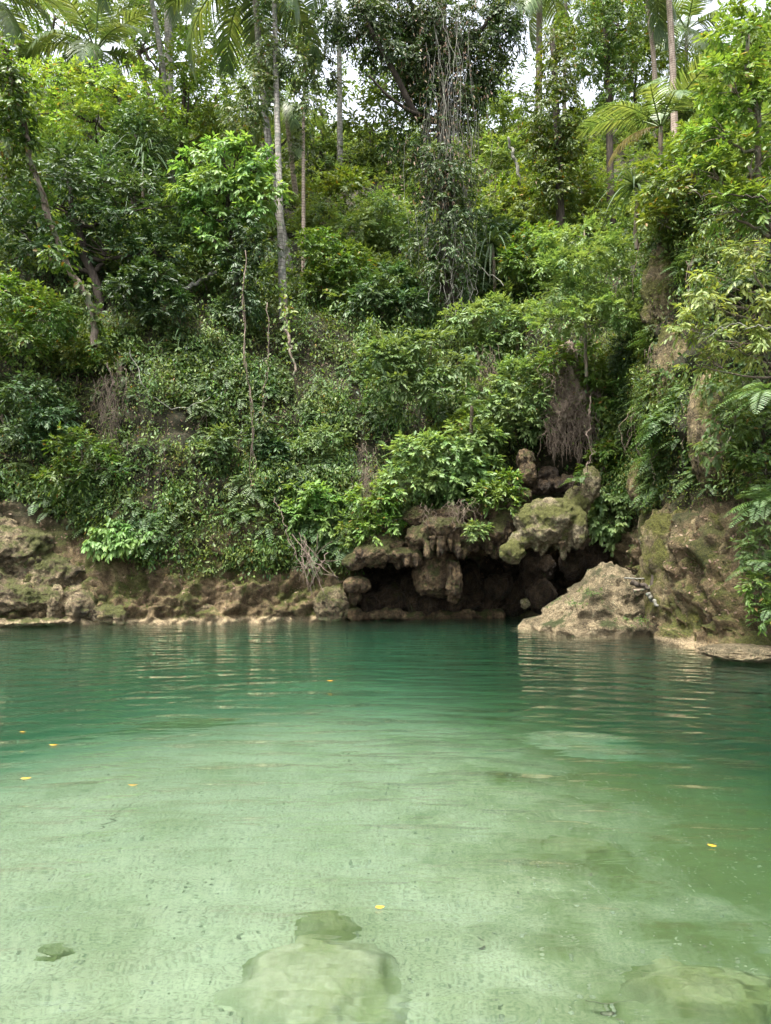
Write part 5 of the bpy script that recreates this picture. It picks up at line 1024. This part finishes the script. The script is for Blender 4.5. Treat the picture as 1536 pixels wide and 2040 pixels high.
# ------------------------------------------------------------------ on and under the water
def floating(lb, px, py, L, az, w=.42):
    c = on_water(px, py, .004); g = Geo(); d = np.array([math.cos(az), math.sin(az), .0]); n = 9; u = np.linspace(0, 1, n); half = L * w * .5 * np.sin(np.pi * u ** .8)
    mid = d * (u[:, None] - .5) * L; s = np.array([-d[1], d[0], 0]); z = UP * (.10 * L * (2 * u[:, None] - 1) ** 2 + .002)
    for sg in (-1, 1): g.add(np.stack([mid + z, mid + z + s * sg * half[:, None] + UP * half[:, None] * .22], 1).reshape(-1, 3), [(2 * k, 2 * k + 1, 2 * k + 3, 2 * k + 2) for k in range(n - 1)])
    o = g.build("floating_leaf", M['float_leaf']); o.location = tuple(c); tag(o, lb, "leaf", "yellow leaves afloat on the pool")
floating("broad yellow leaf afloat near the left edge", 52, 1552, .075, .3); floating("thin yellow leaf lying edge on right of the broad leaf", 265, 1565, .075, .1, .2)
floating("yellow leaf afloat by the right edge over green algae", 1419, 1686, .052, -.5); floating("curled orange leaf afloat above the sunken mossy rock", 757, 1809, .045, .2, .6)
floating("small yellow leaf afloat far left of the sunken log", 107, 1485, .075, .1, .3); floating("tiny yellow leaf afloat nearest the left far shore", 46, 1459, .06, .1, .35); floating("small yellowish leaf afloat in mid pool", 658, 1357, .09, 0, .4)
def sunk_mat(name, c0, c1, alg, amt):
    m, nt, N, Lk = new_mat(name); tc = N("ShaderNodeTexCoord"); P = tc.outputs['Object']
    def noise(s, d, r):
        n = N("ShaderNodeTexNoise"); n.inputs['Scale'].default_value = s; n.inputs['Detail'].default_value = d; n.inputs['Roughness'].default_value = r; Lk(P, n.inputs['Vector']); return n.outputs[0]
    r = ramp(nt, [(.35, c0), (.62, c1)]); Lk(noise(9, 7, .65), r.inputs[0]); ra = ramp(nt, [(.62 - amt, (0, 0, 0)), (.78 - amt, (.8, .8, .8))]); Lk(noise(5, 6, .6), ra.inputs[0])
    mm = N("ShaderNodeMix", data_type='RGBA'); Lk(ra.outputs[0], mm.inputs[0]); Lk(r.outputs[0], mm.inputs[6]); mm.inputs[7].default_value = (*alg, 1)
    pb = N("ShaderNodeBsdfPrincipled"); pb.inputs['Roughness'].default_value = .9; pb.inputs['Specular IOR Level'].default_value = .1; Lk(mm.outputs[2], pb.inputs['Base Color'])
    b = N("ShaderNodeBump"); b.inputs['Strength'].default_value = .5; b.inputs['Distance'].default_value = .02; Lk(noise(20, 6, .7), b.inputs['Height']); Lk(b.outputs[0], pb.inputs['Normal'])
    o = N("ShaderNodeOutputMaterial"); Lk(pb.outputs[0], o.inputs[0]); return m
M['sunk'] = sunk_mat("sunken_stone", (.215, .22, .135), (.30, .295, .205), (.155, .17, .07), .14)
_m, _nt, _N, _L = new_mat("pebble_stone"); _g = _N("ShaderNodeNewGeometry"); _r = ramp(_nt, [(0, (.17, .17, .115)), (.5, (.25, .245, .175)), (1, (.34, .33, .25))]); _L(_g.outputs['Random Per Island'], _r.inputs[0])
_p = _N("ShaderNodeBsdfPrincipled"); _p.inputs['Roughness'].default_value = .9; _L(_r.outputs[0], _p.inputs['Base Color']); _o = _N("ShaderNodeOutputMaterial"); _L(_p.outputs[0], _o.inputs[0]); M['pebble'] = _m
M['sunk_moss'] = sunk_mat("sunken_mossy_stone", (.17, .18, .095), (.235, .24, .14), (.115, .13, .045), .2)
def sunken(name, lb, px, py, rx, ry, up_, mat, seed, cat="sunken rock", amp=.3, soft=1.0):
    """half buried stone: swells out of the sand with an uneven outline"""
    c = under(px, py, -.45); z0 = bed_z(c[:1], c[1:2])[0]; c = under(px, py, float(z0)); n = 110; u = np.linspace(-1.5, 1.5, n); U, V_ = np.meshgrid(u, u, indexing='ij'); q = np.stack([U.ravel(), V_.ravel(), 0 * U.ravel() + seed * 3.7], -1)
    w = q + .30 * np.stack([fbm(q * 1.6 + 9, 3), fbm(q * 1.6 + 33, 3), 0 * q[:, 0]], -1); rr = np.hypot(w[:, 0], w[:, 1]) * (1 + amp * fbm(q * 1.3, 3)); f_ = np.clip((1.15 - rr) / .6 / soft, 0, 1); f_ = f_ * f_ * (3 - 2 * f_)
    X = q[:, 0] * rx; Y = q[:, 1] * ry; h = f_ * up_ * (1 + .35 * fbm(q * 1.7 + 5, 4) - .30 * (fbm(q * 1.5 + 21, 4, ridged=True) - .3)) + fbm(q * 9, 3) * .012 * f_
    Z = bed_z(X + c[0], Y + c[1]) + h - .02 * (1 - f_) - c[2]; i, j = np.meshgrid(np.arange(n - 1), np.arange(n - 1), indexing='ij')
    Q = np.stack([i * n + j, (i + 1) * n + j, (i + 1) * n + j + 1, i * n + j + 1], -1).reshape(-1, 4); Q = Q[f_[Q].max(1) > 0]
    us = np.unique(Q); mp_ = np.zeros(n * n, int); mp_[us] = np.arange(len(us)); o = link(name, mesh(name, np.stack([X, Y, Z], -1)[us], [mp_[Q]], M[mat])); o.location = tuple(float(k) for k in c); tag(o, lb, cat)
sunken("sunken_rock", "large pale flat topped rock under the water in front", 620, 1960, .37, .34, .14, 'sunk', 60)
sunken("sunken_rock", "darker mossy rock against the back of the large pale one", 650, 1850, .17, .12, .11, 'sunk_moss', 61, soft=1.5)
sunken("sunken_rock", "greenish rock under the water at the near right corner", 1400, 1985, .34, .24, .17, 'sunk_moss', 62)
sunken("sunken_rock", "dark sunken rock in the green shade of the right side", 1160, 1690, .26, .2, .08, 'sunk_moss', 63)
sunken("sunken_rock", "long flat sunken slab below the boulder", 1190, 1478, .85, .45, .22, 'sunk', 64)
sunken("sunken_log", "dark waterlogged log lying on the drop off at the left", 330, 1440, 1.0, .16, .16, 'sunk_moss', 65, "sunken log")
sunken("sunken_rock", "small mossy stone on the sand at the near left", 110, 1900, .08, .06, .04, 'sunk_moss', 66)
def bed_litter():
    g = Geo(); n = 420; x = rng.uniform(-4, 4, n); y = 1.6 + rng.random(n) ** 1.5 * 7; z = bed_z(x, y) + .012; a = rng.random(n) * 6.3
    g.leaves(np.stack([x, y, z], -1), np.stack([np.cos(a), np.sin(a), 0 * a], -1), nrm(np.stack([rng.normal(size=n) * .2, rng.normal(size=n) * .2, 1 + 0 * a], -1)), rng.uniform(.015, .05, n), rng.uniform(.006, .018, n))
    tag(g.build("sunken_leaf_litter", M['bark']), "dark sunken leaves and twigs strewn on the sand", "leaf litter", kind="stuff")
    g = Geo(); D, T_ = ICO[4]; bm_d, bm_t = ico(1); n = 4500; x = rng.uniform(-3.2, 3.2, n); y = 1.5 + rng.random(n) ** 1.4 * 5; z = bed_z(x, y)
    for a, b, c in zip(x, y, z): g.add(bm_d * rng.uniform(.004, .014) * rng.uniform(.6, 1.2, 3) + np.array([a, b, c]), (), bm_t)
    tag(g.build("pebbles", M['pebble']), "small pale pebbles scattered over the sand bed", "pebbles", kind="stuff")
bed_litter()
for lb, pts in [("thin dark twig sunk on the sand at the near right", [(1170, 2000), (1215, 2008), (1262, 1990)]), ("thin curved twig sunk on the sand at the left", [(200, 1640), (232, 1622), (268, 1590)])]:
    K = np.array([under(*p, -.42) for p in pts]); K[:, 2] = bed_z(K[:, 0], K[:, 1]) + .015; o = K[0].copy(); P = np.stack([np.interp(np.linspace(0, 1, 12), [0, .5, 1], K[:, a]) for a in range(3)], -1); g = Geo(); g.tube(P + rng.normal(size=(12, 3)) * .004, np.linspace(.006, .003, 12), 6); tag(g.build("sunken_twig", M['bark'], None, True, o), lb, "twig")
